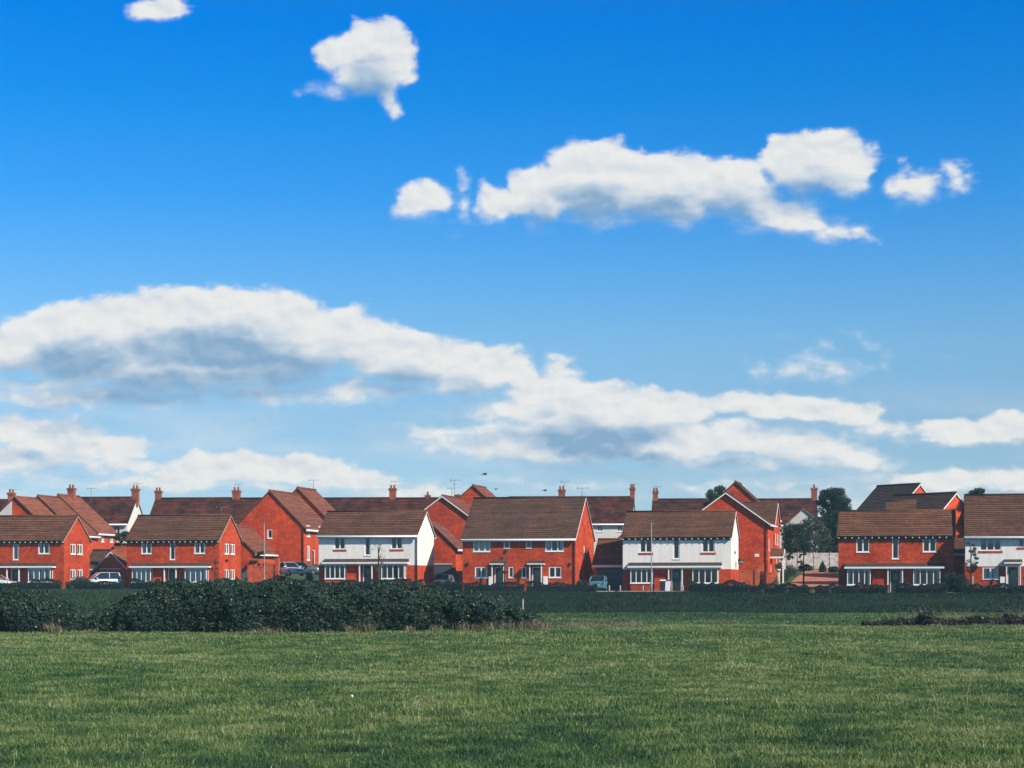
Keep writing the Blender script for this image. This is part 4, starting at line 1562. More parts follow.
def leaf_quads(C, size, tint):
    n = len(C)
    a = RNG.normal(size=(n, 3))
    a /= np.linalg.norm(a, axis=1)[:, None]
    b = np.cross(a, RNG.normal(size=(n, 3)))
    b /= np.linalg.norm(b, axis=1)[:, None]
    s = (np.asarray(size) * np.ones(n))[:, None]
    v = np.stack([C - a * s * .6, C - b * s * .34, C + a * s * .6, C + b * s * .34], 1).reshape(-1, 3)
    f = np.arange(4 * n)
    return v, f, np.repeat(tint, 4)


def leaf_mesh(name, C, size, tint, mat, parent=None):
    v, f, t = leaf_quads(C, size, tint)
    return np_mesh(name, v, f, 4, mat, np.clip(t, 0, 1), parent)


# bramble thicket in the field ------------------------------------------------
def profile(px, table):
    return float(np.interp(px, [a for a, b in table], [b for a, b in table]))


def thicket(name, Yc, table, dens, mat, label, depth=2.0, leaf=.075, cat='brambles', seed=0, twigs=40, tint_pow=2.2, base_py=632):
    """mound of leaves; table gives the height of its top along the picture columns"""
    rng = np.random.default_rng(seed)
    px0, px1 = table[0][0], table[-1][0]
    X0, X1 = at(px0, Yc), at(px1, Yc)
    r = empty(name, ((X0 + X1) / 2, Yc, gz((X0 + X1) / 2, Yc)), 0, label, cat)
    ox, oy, oz = r.location
    N = int((X1 - X0) * dens)
    x = X0 + (X1 - X0) * rng.random(N)
    px = 512 + x * F / Yc
    H = np.interp(px, [a for a, b in table], [zat(b, Yc) for a, b in table])
    H = H - .30 + .20 * value_noise(x, x * 0, .7, seed + 1) + .14 * value_noise(x, x * 0 + 3, .23, seed + 2)
    H = np.maximum(H, .15)
    phi = math.pi * (rng.random(N) * 1.05 - .02)      # 0 = front foot, pi = back foot
    dep = depth * (.75 + .4 * value_noise(x, phi, .9, seed + 3)) * np.clip(H / 1.2, .35, 1)
    lump = .86 + .22 * value_noise(x, phi * 1.2, .35, seed + 4) + .12 * value_noise(x * 1.0, phi * 3, .14, seed + 5)
    rad = lump * (1 - .22 * rng.random(N) ** 2)
    y = Yc + depth * .5 - np.cos(phi) * dep * rad
    z = np.abs(np.sin(phi)) ** .55 * H * rad
    C = np.stack([x - ox, y - oy, z - 0.0], 1)
    tint = .52 * rng.random(N) + .42 * value_noise(x, phi * 2, .5, seed + 6)
    hot = rng.random(N) < .03
    tint[hot] = .93 + .07 * rng.random(hot.sum())
    leaf_mesh('leaves', C, leaf * (.6 + .8 * rng.random(N)), tint, mat, r)
    # inner mass that stops light from passing straight through
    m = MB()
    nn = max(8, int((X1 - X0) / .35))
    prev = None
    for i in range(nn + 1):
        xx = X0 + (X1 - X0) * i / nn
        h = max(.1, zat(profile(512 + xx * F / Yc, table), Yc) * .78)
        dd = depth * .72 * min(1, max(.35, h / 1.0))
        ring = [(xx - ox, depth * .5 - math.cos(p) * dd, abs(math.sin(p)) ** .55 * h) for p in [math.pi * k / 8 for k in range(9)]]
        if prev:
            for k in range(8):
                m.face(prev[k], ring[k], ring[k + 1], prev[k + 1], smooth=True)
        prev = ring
    m.build('light_block_core', mat, r)
    if twigs:
        t = MB()
        for _ in range(twigs):
            xx = X0 + (X1 - X0) * rng.random()
            h = zat(profile(512 + xx * F / Yc, table), Yc)
            p = Vector((xx - ox, depth * .3, h * .9))
            q = p + Vector((rng.normal() * .25, rng.normal() * .2, .15 + .3 * rng.random()))
            t.tube([p - Vector((0, 0, .3)), p, q], [.008, .006, .003], 4, False)
        t.build('stems', 'dry_stem', r)
    return r


thicket('bramble_thicket', 70.4, [(-40, 588), (0, 586), (22, 589), (42, 594), (58, 601), (72, 609), (84, 618), (90, 625)], 9500, 'bramble_leaves',
        'dark bramble clump at the left edge of the field', seed=21, leaf=.075, twigs=0)
thicket('bramble_thicket', 70.4, [(72, 626), (86, 616), (102, 607), (120, 598), (138, 590), (160, 585), (200, 581), (240, 584), (285, 581), (330, 583), (380, 583.5), (420, 587), (450, 590), (480, 593), (505, 597), (520, 603), (535, 609), (545, 619), (552, 628)], 9500, 'bramble_leaves',
        'long dark bramble thicket across the left half of the field', seed=31, leaf=.075, twigs=0)
thicket('bramble_thicket', 80.5, [(866, 623), (880, 620), (900, 617), (918, 617), (926, 612), (932, 609), (939, 616), (955, 618), (975, 616), (1000, 618), (1012, 612), (1024, 614), (1060, 616)], 2600, 'russet_leaves',
        'low dark tangle of undergrowth and dead stems at the right edge of the field', depth=1.3, leaf=.10, seed=41, twigs=60)


def dry_tufts(spots, label, name='dry_grass_tuft', h=.45):
    vs, fs, ts, off = [], [], [], 0
    for px, Y, hh, wd in spots:
        n = 70
        x = at(px, Y) + RNG.normal(size=n) * wd
        y = Y + RNG.normal(size=n) * wd * .6
        v, f, t = blades(x, y, hh * (.5 + .7 * RNG.random(n)), .016 + 0 * x, RNG.random(n), .8)
        vs.append(v)
        fs.append(f + off)
        ts.append(t)
        off += len(v)
    return tag(np_mesh(name, np.concatenate(vs), np.concatenate(fs), 3, 'dry_grass', np.concatenate(ts)), label, 'dry grass', kind='stuff')


sp = [(50, 69.2, .55, .12), (57, 69.1, .35, .12), (276, 69.0, .35, .25), (262, 69.1, .25, .3), (350, 68.9, .4, .1), (362, 69, .5, .12), (371, 69, .45, .1), (437, 69, .3, .15), (462, 68.9, .45, .12), (478, 69, .35, .15),
      (490, 69, .45, .15), (505, 69, .5, .15), (520, 69.2, .45, .15), (532, 69.3, .55, .15), (540, 69.5, .6, .15), (546, 70, .4, .15), (250, 69, .2, .3), (230, 69, .15, .2), (330, 69, .2, .2), (410, 69, .3, .1), (90, 69.3, .2, .2)]
sp += [(px, 78 + random.uniform(-1.5, 1.5), random.uniform(.08, .30) * (1.2 if 575 < px < 640 else .6), .25) for px in range(552, 650, 5)]
sp += [(px, 79.6 + random.uniform(-1, .5), random.uniform(.08, .2), .2) for px in range(850, 1030, 14)]
sp += [(px, random.uniform(76, 100), random.uniform(.10, .22), .5) for px in [random.uniform(560, 1020) for _ in range(26)]]
dry_tufts(sp, 'pale dry grass tufts at the foot of the brambles and along the rough edge of the field', 'dry_grass')
for px, Y, h, lb in ((969, 24, .55, 'tall pale grass stalk standing above the grass at lower right'), (940, 22.5, .42, 'leaning pale grass stalk at lower right')):
    m = MB()
    m.tube([(0, 0, 0), (-.03, 0, h * .5), (-.09 if px < 950 else .03, 0, h)], [.005, .004, .003], 5)
    m.tube([(-.09 if px < 950 else .03, 0, h), (-.11 if px < 950 else .04, 0, h + .07)], [.009, .003], 5)
    o = m.build('grass_stalk', 'dry_stem', None, (at(px, Y), Y, gz(at(px, Y), Y)))
    tag(o, lb, 'grass stalk')
m = MB()
m.lathe((0, 0, 0), [(0, .0), (.003, .0), (.002, .095), (.012, .10), (.019, .113), (.012, .126), (0, .132)], 10)
o = m.build('dandelion', 'white_paint', None, (at(352, 26.9), 26.9, gz(at(352, 26.9), 26.9)))
tag(o, 'single white dandelion clock in the grass at lower left', 'flower')


# ornamental hedges in front of the houses --------------------------------------
def low_hedge(px0, px1, label, dy=-4.95, h=.52, dens=1300, wob=.6):
    h += .16
    Yg = front_y(at((px0 + px1) / 2, 182)) + dy
    X0, X1 = at(px0, Yg), at(px1, Yg)
    a = math.atan2(front_y(X1) - front_y(X0), X1 - X0)
    r = empty('low_hedge', (X0, front_y(X0) + dy, gz(X0, front_y(X0) + dy)), a, label, 'hedge', 'low hedges in front of the houses')
    L = (X1 - X0) / math.cos(a)
    N = int(L * dens)
    x = L * RNG.random(N)
    hh = h * (1 - wob / 2 + wob * value_noise(x + px0, x * 0, 1.1, 12) + wob * .6 * value_noise(x, x * 0, .33, 13))
    p = math.pi * RNG.random(N)
    y = -np.cos(p) * .38
    z = np.sin(p) ** .4 * hh * (1 - .15 * RNG.random(N) ** 2)
    t = .7 * RNG.random(N) + .2 * value_noise(x, z, .4, 14)
    hot = RNG.random(N) < .02
    t[hot] = 1
    leaf_mesh('leaves', np.stack([x, y, z], 1), .075 * (.6 + .8 * RNG.random(N)), t, 'hedge_leaves', r)
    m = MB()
    m.box(.1, L - .1, -.26, .26, 0, h * .72)  # solid core added inside the leaves to block light
    m.build('light_block_core', 'hedge_leaves', r)


for a, b, lb, h in ((-30, 62, 'low dark hedge before the first red brick house at the left edge', .6), (64, 124, 'low dark hedge before the white people carrier', .55), (126, 240, 'low dark hedge before the house behind the tallest brambles', .6),
                    (242, 316, 'low dark hedge before the left lamp post and orange walls', .55), (318, 424, 'low dark hedge before the white house with bare sapling', .6), (426, 462, 'low dark hedge before the silver car', .6),
                    (463, 524, 'low dark hedge before the left door of the tall-roofed pair', .55), (526, 597, 'low dark hedge before the right door of the tall-roofed pair', .62),
                    (690, 748, 'low dark hedge before the right bay of the central white house', .72), (752, 834, 'low straggling hedge before the paved drive', .55), (838, 889, 'low dark hedge before the left bay of the right brick house', .5),
                    (900, 950, 'low dark hedge before the right bay of the right brick house', .55), (968, 1045, 'low dark hedge before the white pair at the right edge', .55)):
    low_hedge(a, b, lb, h=h)


def shrub(px, Y, z, w, h, mat, label, n=2600, leaf=.09, name='garden_shrub', conical=False, cat='shrub'):
    r = empty(name, (at(px, Y), Y, z), 0, label, cat)
    d = RNG.normal(size=(n, 3))
    d /= np.linalg.norm(d, axis=1)[:, None]
    lump = .78 + .4 * value_noise(d[:, 0] * 2 + px, d[:, 2] * 2 + d[:, 1], .45, int(px) % 97)
    rad = (RNG.random(n) ** .35) * lump
    C = d * rad[:, None] * np.array([w / 2, w / 2, h / 2]) + np.array([0, 0, h * .5])
    if conical:
        k = 1.25 - C[:, 2] / h
        C[:, 0] *= k
        C[:, 1] *= k
    t = .65 * RNG.random(n) + .35 * value_noise(C[:, 0] + 9, C[:, 2], .4, 5)
    leaf_mesh('leaves', C, leaf * (.6 + .8 * RNG.random(n)), t, mat, r)
    m = MB()
    for k in range(5):
        t_ = k * 1.3
        m.tube([(0, 0, -.2), (math.cos(t_) * w * .12, math.sin(t_) * w * .12, h * .35), (math.cos(t_) * w * .25, math.sin(t_) * w * .25, h * .75)], [.03, .02, .01], 5)
    m.build('stems', 'bark', r)
    return r


def tree(px, Y, z, h, w, mat, label, name='garden_tree', n=9000, leaf=.16, trunk=.28, clumps=34, conical=False, seed=0, cat='tree', bare=.18):
    rng = np.random.default_rng(seed)
    r = empty(name, (at(px, Y), Y, z), 0, label, cat)
    c0 = h * trunk
    ch = h - c0
    cs = []
    for k in range(clumps):
        u = (k + .5) / clumps
        if conical:
            zz = c0 + ch * (u * .97)
            rr = w / 2 * (1 - .86 * u) * (.55 + .45 * rng.random())
            s = w * .15 * (1.15 - .8 * u)
        else:
            zz = c0 + ch * (.08 + .86 * rng.random())
            q = (zz - c0) / ch
            rr = w / 2 * math.sqrt(max(.05, 1 - (2 * q - 1) ** 2)) * (.35 + .6 * rng.random())
            s = w * .13 * (.7 + .6 * rng.random())
        t = rng.random() * 2 * math.pi
        cs.append((math.cos(t) * rr, math.sin(t) * rr, zz, s, rng.random()))
    cs = np.array(cs)
    idx = rng.integers(0, clumps, n)
    d = rng.normal(size=(n, 3))
    d /= np.linalg.norm(d, axis=1)[:, None]
    C = cs[idx, :3] + d * (rng.random(n) ** .4)[:, None] * cs[idx, 3][:, None] * np.array([1, 1, .8])
    tint = .40 * rng.random(n) + .5 * cs[idx, 4]
    hot = rng.random(n) < .03
    tint[hot] = .97
    leaf_mesh('crown', C, leaf * (.6 + .8 * rng.random(n)), tint, mat, r)
    m = MB()
    m.tube([(0, 0, -.4), (.02 * h * .3, 0, c0), (0, .03, c0 + ch * .5), (0, 0, h * .93)], [h * .022 + .02, h * .017 + .015, h * .01 + .01, .012], 8)
    for k in range(0, clumps, 2):
        x, y, zz = cs[k, :3]
        zb = max(c0 * .9, zz - .35 * math.hypot(x, y) - .15 * h)
        m.tube([(0, 0, zb), (x * .5, y * .5, (zb + zz) / 2 + .02 * h), (x, y, zz)], [h * .007 + .008, h * .005 + .005, .006], 5)
    m.build('trunk', 'bark', r)
    return r


def z_at(px, Y):
    return gz(at(px, Y), Y)


tree(834, 223, 4.6, zat(486, 223) - 4.6, 4.4, 'conifer_leaves', 'tall dark evergreen tree beside the narrow chimney', trunk=.04, clumps=190, n=34000, conical=False, seed=3, leaf=.16)
tree(815, 218.5, 4.5, zat(518, 218.5) - 4.5, 4.4, 'pale_leaves', 'pale bushy tree with cream blossom in front of the dark evergreen', trunk=.12, clumps=44, n=8000, seed=4, leaf=.15)
tree(795, 217, 4.4, zat(523, 217) - 4.4, 3.6, 'conifer_leaves', 'dark tree at the left end of the grey fence', trunk=.06, clumps=80, n=12000, seed=5)
tree(786, 212, 4.2, zat(549, 212) - 4.2, 1.6, 'tree_leaves', 'narrow green shrub-like tree before the left end of the grey fence', trunk=.1, clumps=16, n=2600, seed=15, leaf=.11)
tree(719, 228, 5.0, zat(483.5, 228) - 5.0, 3.4, 'tree_leaves', 'dark green tree crown showing left of the tallest brick gable', trunk=.3, clumps=80, n=12000, seed=6)
tree(978, 192, 2.4, zat(487.5, 192) - 2.4, 3.0, 'conifer_leaves', 'rounded dark tree top peeping over the roof of the white pair', trunk=.3, clumps=80, n=12000, seed=7)
tree(121, 214, 3.0, zat(529, 214) - 3.0, 2.4, 'conifer_leaves', 'dark evergreen between the stepped terrace and the second brick house', trunk=.08, clumps=26, n=5000, seed=8)
tree(258, 200.3, 2.2, zat(549, 200.3) - 2.2, 1.7, 'conifer_leaves', 'dark evergreen bush-like tree before the garage with orange tiles', trunk=.05, clumps=22, n=4200, seed=9, leaf=.1)
tree(803.5, 181, 1.5, zat(549.5, 181) - 1.5, 1.15, 'tree_leaves', 'slim young tree with narrow dark crown before the paved drive', name='young_tree', trunk=.42, clumps=16, n=1500, seed=10, leaf=.09)
tree(971, 164.5, 1.35, zat(541, 164.5) - 1.35, 1.6, 'russet_leaves', 'young sapling with dark leaves before the white pair', name='young_tree', trunk=.32, clumps=24, n=1700, seed=11, leaf=.09)
tree(378.5, 184.5, 1.35, zat(540, 184.5) - 1.35, 1.5, 'russet_leaves', 'nearly bare sapling in front of the white house with the gutter', name='young_tree', trunk=.35, clumps=20, n=330, seed=12, leaf=.08)
tree(504.5, 181.5, 1.4, zat(549, 181.5) - 1.4, 1.15, 'russet_leaves', 'small reddish young tree beside the left door of the tall-roofed pair', name='young_tree', trunk=.35, clumps=16, n=900, seed=13, leaf=.08)
tree(215, 192.3, 1.4, zat(557, 192.3) - 1.4, .8, 'russet_leaves', 'small reddish young tree by the right corner of the second brick house', name='young_tree', trunk=.25, clumps=12, n=800, seed=14, leaf=.08)
shrub(822.5, 208, gz(at(822.5, 208), 208) - .1, 1.1, 1.3, 'conifer_leaves', 'dark cone shaped shrub at the top of the paved drive', conical=True)
shrub(834, 207, gz(at(834, 207), 207) - .1, 1.5, .8, 'conifer_leaves', 'low dark shrub right of the cone shaped shrub')
shrub(806, 211, gz(at(806, 211), 211) - .1, 1.8, .8, 'conifer_leaves', 'low dark shrub below the middle of the grey fence')
shrub(789, 203, gz(at(789, 203), 203) - .1, 1.9, 1.3, 'tree_leaves', 'leafy shrub at the left edge of the paved drive')
shrub(783, 195, gz(at(783, 195), 195) - .1, 1.5, 1.5, 'tree_leaves', 'green shrub below the porch of the large gable')
shrub(950, 167.5, 1.3, 1.7, 1.65, 'hedge_leaves', 'dark round shrub before the shaded end of the right brick house', n=3500)
shrub(960.5, 166.5, 1.3, 1.5, 1.4, 'hedge_leaves', 'dark shrub at the left corner of the white pair', n=3000)
shrub(309.5, 196, 2.1, .9, 1.0, 'pale_leaves', 'small yellow green shrub before the dark blue estate car', n=900)
shrub(81, 194.5, 1.35, 2.2, 1.35, 'hedge_leaves', 'dark shrub below the gable windows of the first brick house', n=3200)
shrub(224, 193, 1.35, 1.7, 1.2, 'hedge_leaves', 'dark shrub below the gable windows of the second brick house', n=2600)
shrub(778.3, 184, 3.3, .8, .6, 'conifer_leaves', 'dark plant growing on top of the pale gate post', n=700, leaf=.07)
shrub(582, 178.3, 1.35, 1.2, .9, 'hedge_leaves', 'dark shrub at the foot of the orange sunlit gable', n=1800)
for px, mat_, lb in ((762, 'pale_leaves', 'pale garden plant in the straggling hedge below the garden gate'), (787, 'pale_leaves', 'pale garden plant left of the slim young tree'), (812, 'dry_grass', 'straw coloured garden plant right of the slim young tree'), (829, 'pale_leaves', 'pale garden plant near the left corner of the right brick house'), (72, 'pale_leaves', 'pale flowering plant in the hedge below the first gable')):
    Yp = front_y(at(px, 180)) - 5.6
    shrub(px, Yp, gz(at(px, Yp), Yp), .5, .42, mat_, lb, n=220, leaf=.06, name='garden_plant', cat='plant')


# ------------------------------------------------------------------ birds
def bird(px, py, Y, span, bank, yaw, label):
    m = MB()
    # body: one tapering form with tail
    m.tube([(.20, 0, .0), (.16, 0, .005), (.08, 0, .01), (-.06, 0, .0), (-.15, 0, 0), (-.24, 0, .01)], [.004, .022, .038, .034, .018, .03], 8)
    s = span / 2
    for k in (-1, 1):
        pts = [(.07, .02 * k, .02), (.10, s * .45 * k, .12), (-.03, s * k, .04 + bank * k), (-.05, s * .5 * k, .10), (-.06, .02 * k, .015)]
        m.face(*(pts if k > 0 else pts[::-1]))
        m.face(*[(x, y, z - .008) for x, y, z in (pts[::-1] if k > 0 else pts)])
    o = m.build('bird', 'bird_feather', None, (at(px, Y), Y, zat(py, Y)), yaw)
    tag(o, label, 'bird', 'birds in flight')


bird(484.7, 474.5, 130, .62, .08, .5, 'larger dark bird with raised wings flying highest above the roofs')
bird(496, 489.5, 160, .45, .0, 1.2, 'small dark bird flying just above the left end of the tall roof')
bird(545, 490.7, 150, .50, .05, .2, 'dark bird flying above the middle of the tall roof')

# ------------------------------------------------------------------ sky, sun, camera
EL = math.radians(35)
AZ = math.radians(49.7)           # from -Y towards +X
to_sun = Vector((math.sin(AZ) * math.cos(EL), -math.cos(AZ) * math.cos(EL), math.sin(EL)))
sun = bpy.data.lights.new('Sun', 'SUN')
sun.energy = 4.8
sun.angle = math.radians(.5)
sun.color = (1.0, .91, .78)
so = bpy.data.objects.new('Sun', sun)
COL.objects.link(so)
so.rotation_euler = to_sun.to_track_quat('Z', 'Y').to_euler()

world = bpy.data.worlds.new('World')
SC.world = world
world.use_nodes = True
nt = world.node_tree
bg = nt.nodes['Background']
STR = .0747
bg.inputs['Strength'].default_value = STR
sky = nt.nodes.new('ShaderNodeTexSky')
sky.sky_type = 'NISHITA'
sky.sun_disc = False
sky.sun_elevation = EL
sky.sun_rotation = math.pi - AZ
sky.air_density = 1.0
sky.dust_density = .4
sky.ozone_density = 2.0
tc = nt.nodes.new('ShaderNodeTexCoord')
sep = nt.nodes.new('ShaderNodeSeparateXYZ')
nt.links.new(tc.outputs['Generated'], sep.inputs[0])


def M(op, a, b=None, c=None, tree=None, clamp=False):
    t = tree or nt
    n = t.nodes.new('ShaderNodeMath')
    n.operation = op
    n.use_clamp = clamp
    for i, v in enumerate((a, b, c)):
        if v is None:
            continue
        if isinstance(v, (int, float)):
            n.inputs[i].default_value = v
        else:
            t.links.new(v, n.inputs[i])
    return n.outputs[0]


ysafe = M('MAXIMUM', sep.outputs[1], .05)
uu = M('MULTIPLY', M('DIVIDE', sep.outputs[0], ysafe), F / 100)
vv = M('MULTIPLY', M('DIVIDE', sep.outputs[2], ysafe), F / 100)
cmb = nt.nodes.new('ShaderNodeCombineXYZ')
nt.links.new(uu, cmb.inputs[0])
nt.links.new(vv, cmb.inputs[1])

# clouds: heaps at fixed bearings and heights in the sky (col, row, half width, half height, strength)
CL = [(157, 6, 24, 14, .8), (372, 64, 38, 30, 1.5), (392, 90, 13, 26, 1.1), (338, 56, 20, 14, .7), (340, 92, 24, 9, .5), (376, 34, 20, 13, .9),
      (424, 205, 25, 18, .62), (463, 208, 7, 14, .28),
      (496, 204, 20, 18, 1), (522, 207, 26, 16, 1.1), (545, 197, 36, 27, 1.2), (600, 186, 58, 36, 1.3), (665, 188, 70, 32, 1.3), (730, 190, 55, 26, 1.1), (770, 213, 55, 20, 1), (835, 232, 30, 8, .6), (800, 222, 40, 12, .8),
      (818, 165, 55, 27, 1.2), (778, 152, 18, 16, .9), (848, 172, 26, 20, 1),
      (912, 184, 24, 15, .5), (957, 178, 14, 11, .34), 
      (95, 338, 95, 30, 1.2), (215, 328, 125, 34, 1.4), (300, 345, 90, 34, 1.3), (25, 352, 60, 24, 1), (180, 362, 190, 32, 1.4), (400, 362, 70, 24, 1.2), (470, 372, 60, 24, 1.1), (520, 378, 22, 12, .8),
      (40, 382, 90, 12, .9), (110, 397, 150, 13, 1.1), (260, 394, 110, 11, .95), (370, 388, 90, 11, .95), (562, 371, 14, 9, .42), (440, 388, 60, 9, .6),
      (40, 430, 75, 15, 1.1), (80, 446, 65, 17, 1.1), (10, 460, 90, 15, 1), (110, 466, 70, 10, .8), (55, 476, 110, 8, .6),
      (262, 466, 90, 13, 1.2), (215, 474, 80, 11, 1), (345, 480, 60, 9, .9), (130, 484, 110, 8, .7), (400, 490, 80, 7, .6), (250, 486, 160, 6, .6), (545, 385, 40, 14, .8), (530, 398, 60, 12, .8),
      (515, 410, 65, 14, .9), (590, 412, 85, 26, 1.3), (650, 410, 60, 20, 1.2), (560, 398, 60, 10, .9), (610, 442, 170, 21, 1.3), (720, 440, 85, 17, 1.2), (795, 446, 80, 15, 1.1), (862, 458, 30, 10, 1), (480, 430, 70, 10, .6), (740, 463, 150, 10, .8),
      (600, 460, 120, 8, .7), (560, 482, 150, 7, .55), (700, 484, 130, 7, .6), (820, 480, 90, 6, .5),
      (760, 404, 62, 11, 1), (805, 410, 72, 13, 1.1), (852, 416, 36, 11, .9), (823, 366, 32, 9, .16), (880, 432, 60, 6, .4),
      (980, 432, 62, 13, 1), (1012, 424, 40, 12, 1.1), (955, 478, 75, 10, 1), (1010, 476, 50, 14, 1.1), (900, 488, 120, 6, .5)]
grp = bpy.data.node_groups.new('CloudField', 'ShaderNodeTree')
grp.interface.new_socket('P', in_out='INPUT', socket_type='NodeSocketVector')
grp.interface.new_socket('F', in_out='OUTPUT', socket_type='NodeSocketFloat')
gi, go_ = grp.nodes.new('NodeGroupInput'), grp.nodes.new('NodeGroupOutput')
# large soft wobble of the outlines
wn = grp.nodes.new('ShaderNodeTexNoise')
wn.inputs['Scale'].default_value = 2.3
wn.inputs['Detail'].default_value = 3
grp.links.new(gi.outputs[0], wn.inputs['Vector'])
wsub = grp.nodes.new('ShaderNodeVectorMath')
wsub.operation = 'SUBTRACT'
grp.links.new(wn.outputs['Color'], wsub.inputs[0])
wsub.inputs[1].default_value = (.5, .5, .5)
wmad = grp.nodes.new('ShaderNodeVectorMath')
wmad.operation = 'MULTIPLY_ADD'
grp.links.new(wsub.outputs[0], wmad.inputs[0])
wmad.inputs[1].default_value = (.45, .28, 0)
grp.links.new(gi.outputs[0], wmad.inputs[2])
acc = None
for cx, cy, a, b, k in CL:
    X0, Y0, ra, rb = (cx - 512) / 100, (HZ - cy) / 100, a / 100 * 1.14, b / 100 * 1.24
    n = grp.nodes.new('ShaderNodeVectorMath')
    n.operation = 'MULTIPLY_ADD'
    grp.links.new(wmad.outputs[0], n.inputs[0])
    n.inputs[1].default_value = (1 / ra, 1 / rb, 0)
    n.inputs[2].default_value = (-X0 / ra, -Y0 / rb, 0)
    l = grp.nodes.new('ShaderNodeVectorMath')
    l.operation = 'LENGTH'
    grp.links.new(n.outputs[0], l.inputs[0])
    sc_ = min(1.0, .35 + min(a, b) / 40) * k
    f_ = M('MULTIPLY_ADD', l.outputs['Value'], -sc_, sc_, tree=grp)
    if acc is None:
        acc = f_
    else:
        acc = M('SMOOTH_MAX', acc, f_, .12, tree=grp)
grp.links.new(acc, go_.inputs[0])


def field(vec):
    g = nt.nodes.new('ShaderNodeGroup')
    g.node_tree = grp
    nt.links.new(vec, g.inputs[0])
    return g.outputs[0]


def vnoise(vec, scale, detail, rough, stretch=(1, 1, 1), offset=(0, 0, 0)):
    mp = nt.nodes.new('ShaderNodeMapping')
    mp.inputs['Scale'].default_value = stretch
    mp.inputs['Location'].default_value = offset
    nt.links.new(vec, mp.inputs['Vector'])
    n = nt.nodes.new('ShaderNodeTexNoise')
    n.inputs['Scale'].default_value = scale
    n.inputs['Detail'].default_value = detail
    n.inputs['Roughness'].default_value = rough
    nt.links.new(mp.outputs[0], n.inputs['Vector'])
    return n.outputs[0]


def shifted(vec, d):
    n = nt.nodes.new('ShaderNodeVectorMath')
    n.operation = 'ADD'
    n.inputs[1].default_value = d
    nt.links.new(vec, n.inputs[0])
    return n.outputs[0]


P = cmb.outputs[0]
ST1 = (.85, 1.45, 1)
d0 = field(P)
det = vnoise(P, 3.1, 9, .56, ST1)
d1 = M('ADD', d0, M('MULTIPLY_ADD', det, 1.0, -.40))
alpha = nt.nodes.new('ShaderNodeMapRange')
alpha.interpolation_type = 'SMOOTHERSTEP'
alpha.inputs['From Min'].default_value = -.06
nt.links.new(d1, alpha.inputs['Value'])
# how much cloud lies between this point and the sun (which stands up to the right, behind the viewer)
P2 = shifted(P, (.06, .27, 0))
d2 = field(P2)
under = M('MULTIPLY_ADD', M('SUBTRACT', d2, d0), 1.3, .45, clamp=True)      # 0 at a cloud's top edge, 1 along its base
nt.links.new(M('MULTIPLY_ADD', under, .62, .33), alpha.inputs['From Max'])
soft = vnoise(P, 1.5, 4, .5, (.6, 1.9, 1), (3, 1, 0))
s1 = M('ADD', M('MULTIPLY_ADD', soft, 1.3, -.65), d2)
relief = M('SUBTRACT', det, vnoise(shifted(P, (.04, .08, 0)), 3.1, 7, .56, ST1))
sh = nt.nodes.new('ShaderNodeMapRange')
sh.interpolation_type = 'SMOOTHSTEP'
sh.inputs['From Min'].default_value = .12
sh.inputs['From Max'].default_value = 1.10
nt.links.new(s1, sh.inputs['Value'])
shade = M('MULTIPLY_ADD', relief, -1.0, M('MULTIPLY_ADD', sh.outputs[0], .90, .09), clamp=True)
k = .747 / STR
cc = ramp(nt, shade, [(0, (.86, .86, .84, 1)), (.22, (.74, .77, .80, 1)), (.55, (.50, .61, .73, 1)), (1, (.25, .41, .60, 1))])
# warmer and dimmer towards the horizon
csc = nt.nodes.new('ShaderNodeVectorMath')
csc.operation = 'SCALE'
nt.links.new(cc, csc.inputs[0])
csc.inputs[3].default_value = k
# clear sky: the sky model, deepened towards the zenith as on the day
elev = nt.nodes.new('ShaderNodeMapRange')
elev.inputs['From Min'].default_value = 0
elev.inputs['From Max'].default_value = 1.0
nt.links.new(sep.outputs[2], elev.inputs['Value'])
tint = ramp(nt, elev.outputs[0], [(0, (.34, .50, .74)), (.03, (.34, .46, .66)), (.085, (.325, .435, .58)), (.126, (.31, .49, .63)), (.159, (.215, .47, .69)), (.20, (.09, .43, .75)),
                                  (.248, (.02, .395, .78)), (.285, (.004, .365, .82)), (.42, (.16, .36, .58)), (1, (.26, .30, .36))])
tsc = nt.nodes.new('ShaderNodeVectorMath')
tsc.operation = 'SCALE'
tsc.inputs[3].default_value = 2.0
nt.links.new(tint, tsc.inputs[0])
tint = tsc.outputs[0]
skyc = mix_rgb(nt, 1.0, sky.outputs[0], tint, 'MULTIPLY')
front = nt.nodes.new('ShaderNodeMapRange')
front.inputs['From Min'].default_value = .1
front.inputs['From Max'].default_value = .3
nt.links.new(sep.outputs[1], front.inputs['Value'])
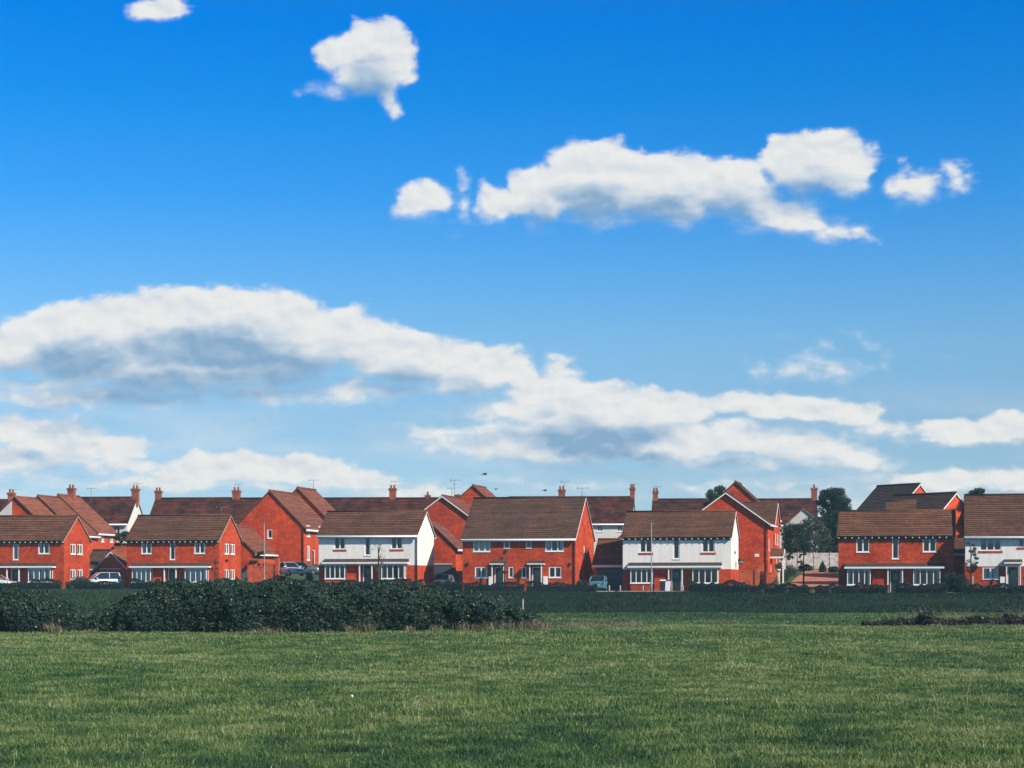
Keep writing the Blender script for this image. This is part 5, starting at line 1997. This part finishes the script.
# thin veil low in the sky
vn = vnoise(P, 1.0, 5, .5, (.45, 1.9, 1), (7, 2, 0))
vr = nt.nodes.new('ShaderNodeMapRange')
vr.interpolation_type = 'SMOOTHSTEP'
vr.inputs['From Min'].default_value = .40
vr.inputs['From Max'].default_value = .72
vr.inputs['To Max'].default_value = .62
nt.links.new(vn, vr.inputs['Value'])
vh = nt.nodes.new('ShaderNodeMapRange')
vh.interpolation_type = 'SMOOTHSTEP'
vh.inputs['From Min'].default_value = 2.3
vh.inputs['From Max'].default_value = .8
nt.links.new(vv, vh.inputs['Value'])
veil = M('MULTIPLY', vr.outputs[0], vh.outputs[0])
both = M('MAXIMUM', alpha.outputs[0], veil)
amask = M('MULTIPLY', M('MULTIPLY', both, front.outputs[0]), .97)
final = mix_rgb(nt, amask, skyc, csc.outputs[0])
nt.links.new(final, bg.inputs['Color'])

# teal haze added to lift the dark tones, out to the far roofs
hz = MB()
hz.box(-1050, 1050, -110, 2050, -1.6, 16.5)
ho = hz.build('haze', 'white_paint')
hm = bpy.data.materials.new('haze')
hm.use_nodes = True
for n in list(hm.node_tree.nodes):
    if n.type != 'OUTPUT_MATERIAL':
        hm.node_tree.nodes.remove(n)
pv = hm.node_tree.nodes.new('ShaderNodeVolumePrincipled')
pv.inputs['Color'].default_value = (.40, .78, .88, 1)
pv.inputs['Density'].default_value = .00029
hm.node_tree.links.new(pv.outputs[0], [n for n in hm.node_tree.nodes if n.type == 'OUTPUT_MATERIAL'][0].inputs['Volume'])
ho.data.materials.clear()
ho.data.materials.append(hm)
tag(ho, kind='stuff')

cam = bpy.data.cameras.new('Camera')
cam.sensor_fit = 'HORIZONTAL'
cam.sensor_width = 36
cam.lens = F / 1024 * 36
cam.shift_y = (HZ - 384) / 1024
cam.clip_start = .1
cam.clip_end = 12000
co = bpy.data.objects.new('Camera', cam)
COL.objects.link(co)
co.location = (0, 0, EYE)
co.rotation_euler = (math.radians(90), 0, 0)
SC.camera = co
vs_ = SC.view_settings
vs_.view_transform = 'Standard'
vs_.look = 'None'
vs_.exposure = .42
vs_.gamma = 1.0
vs_.use_curve_mapping = False
SC.cycles.max_bounces = 5
SC.cycles.diffuse_bounces = 3
SC.cycles.transparent_max_bounces = 8
SC.cycles.use_denoising = True
SC.cycles.use_adaptive_sampling = True
SC.cycles.adaptive_threshold = .02
SC.cycles.adaptive_min_samples = 12
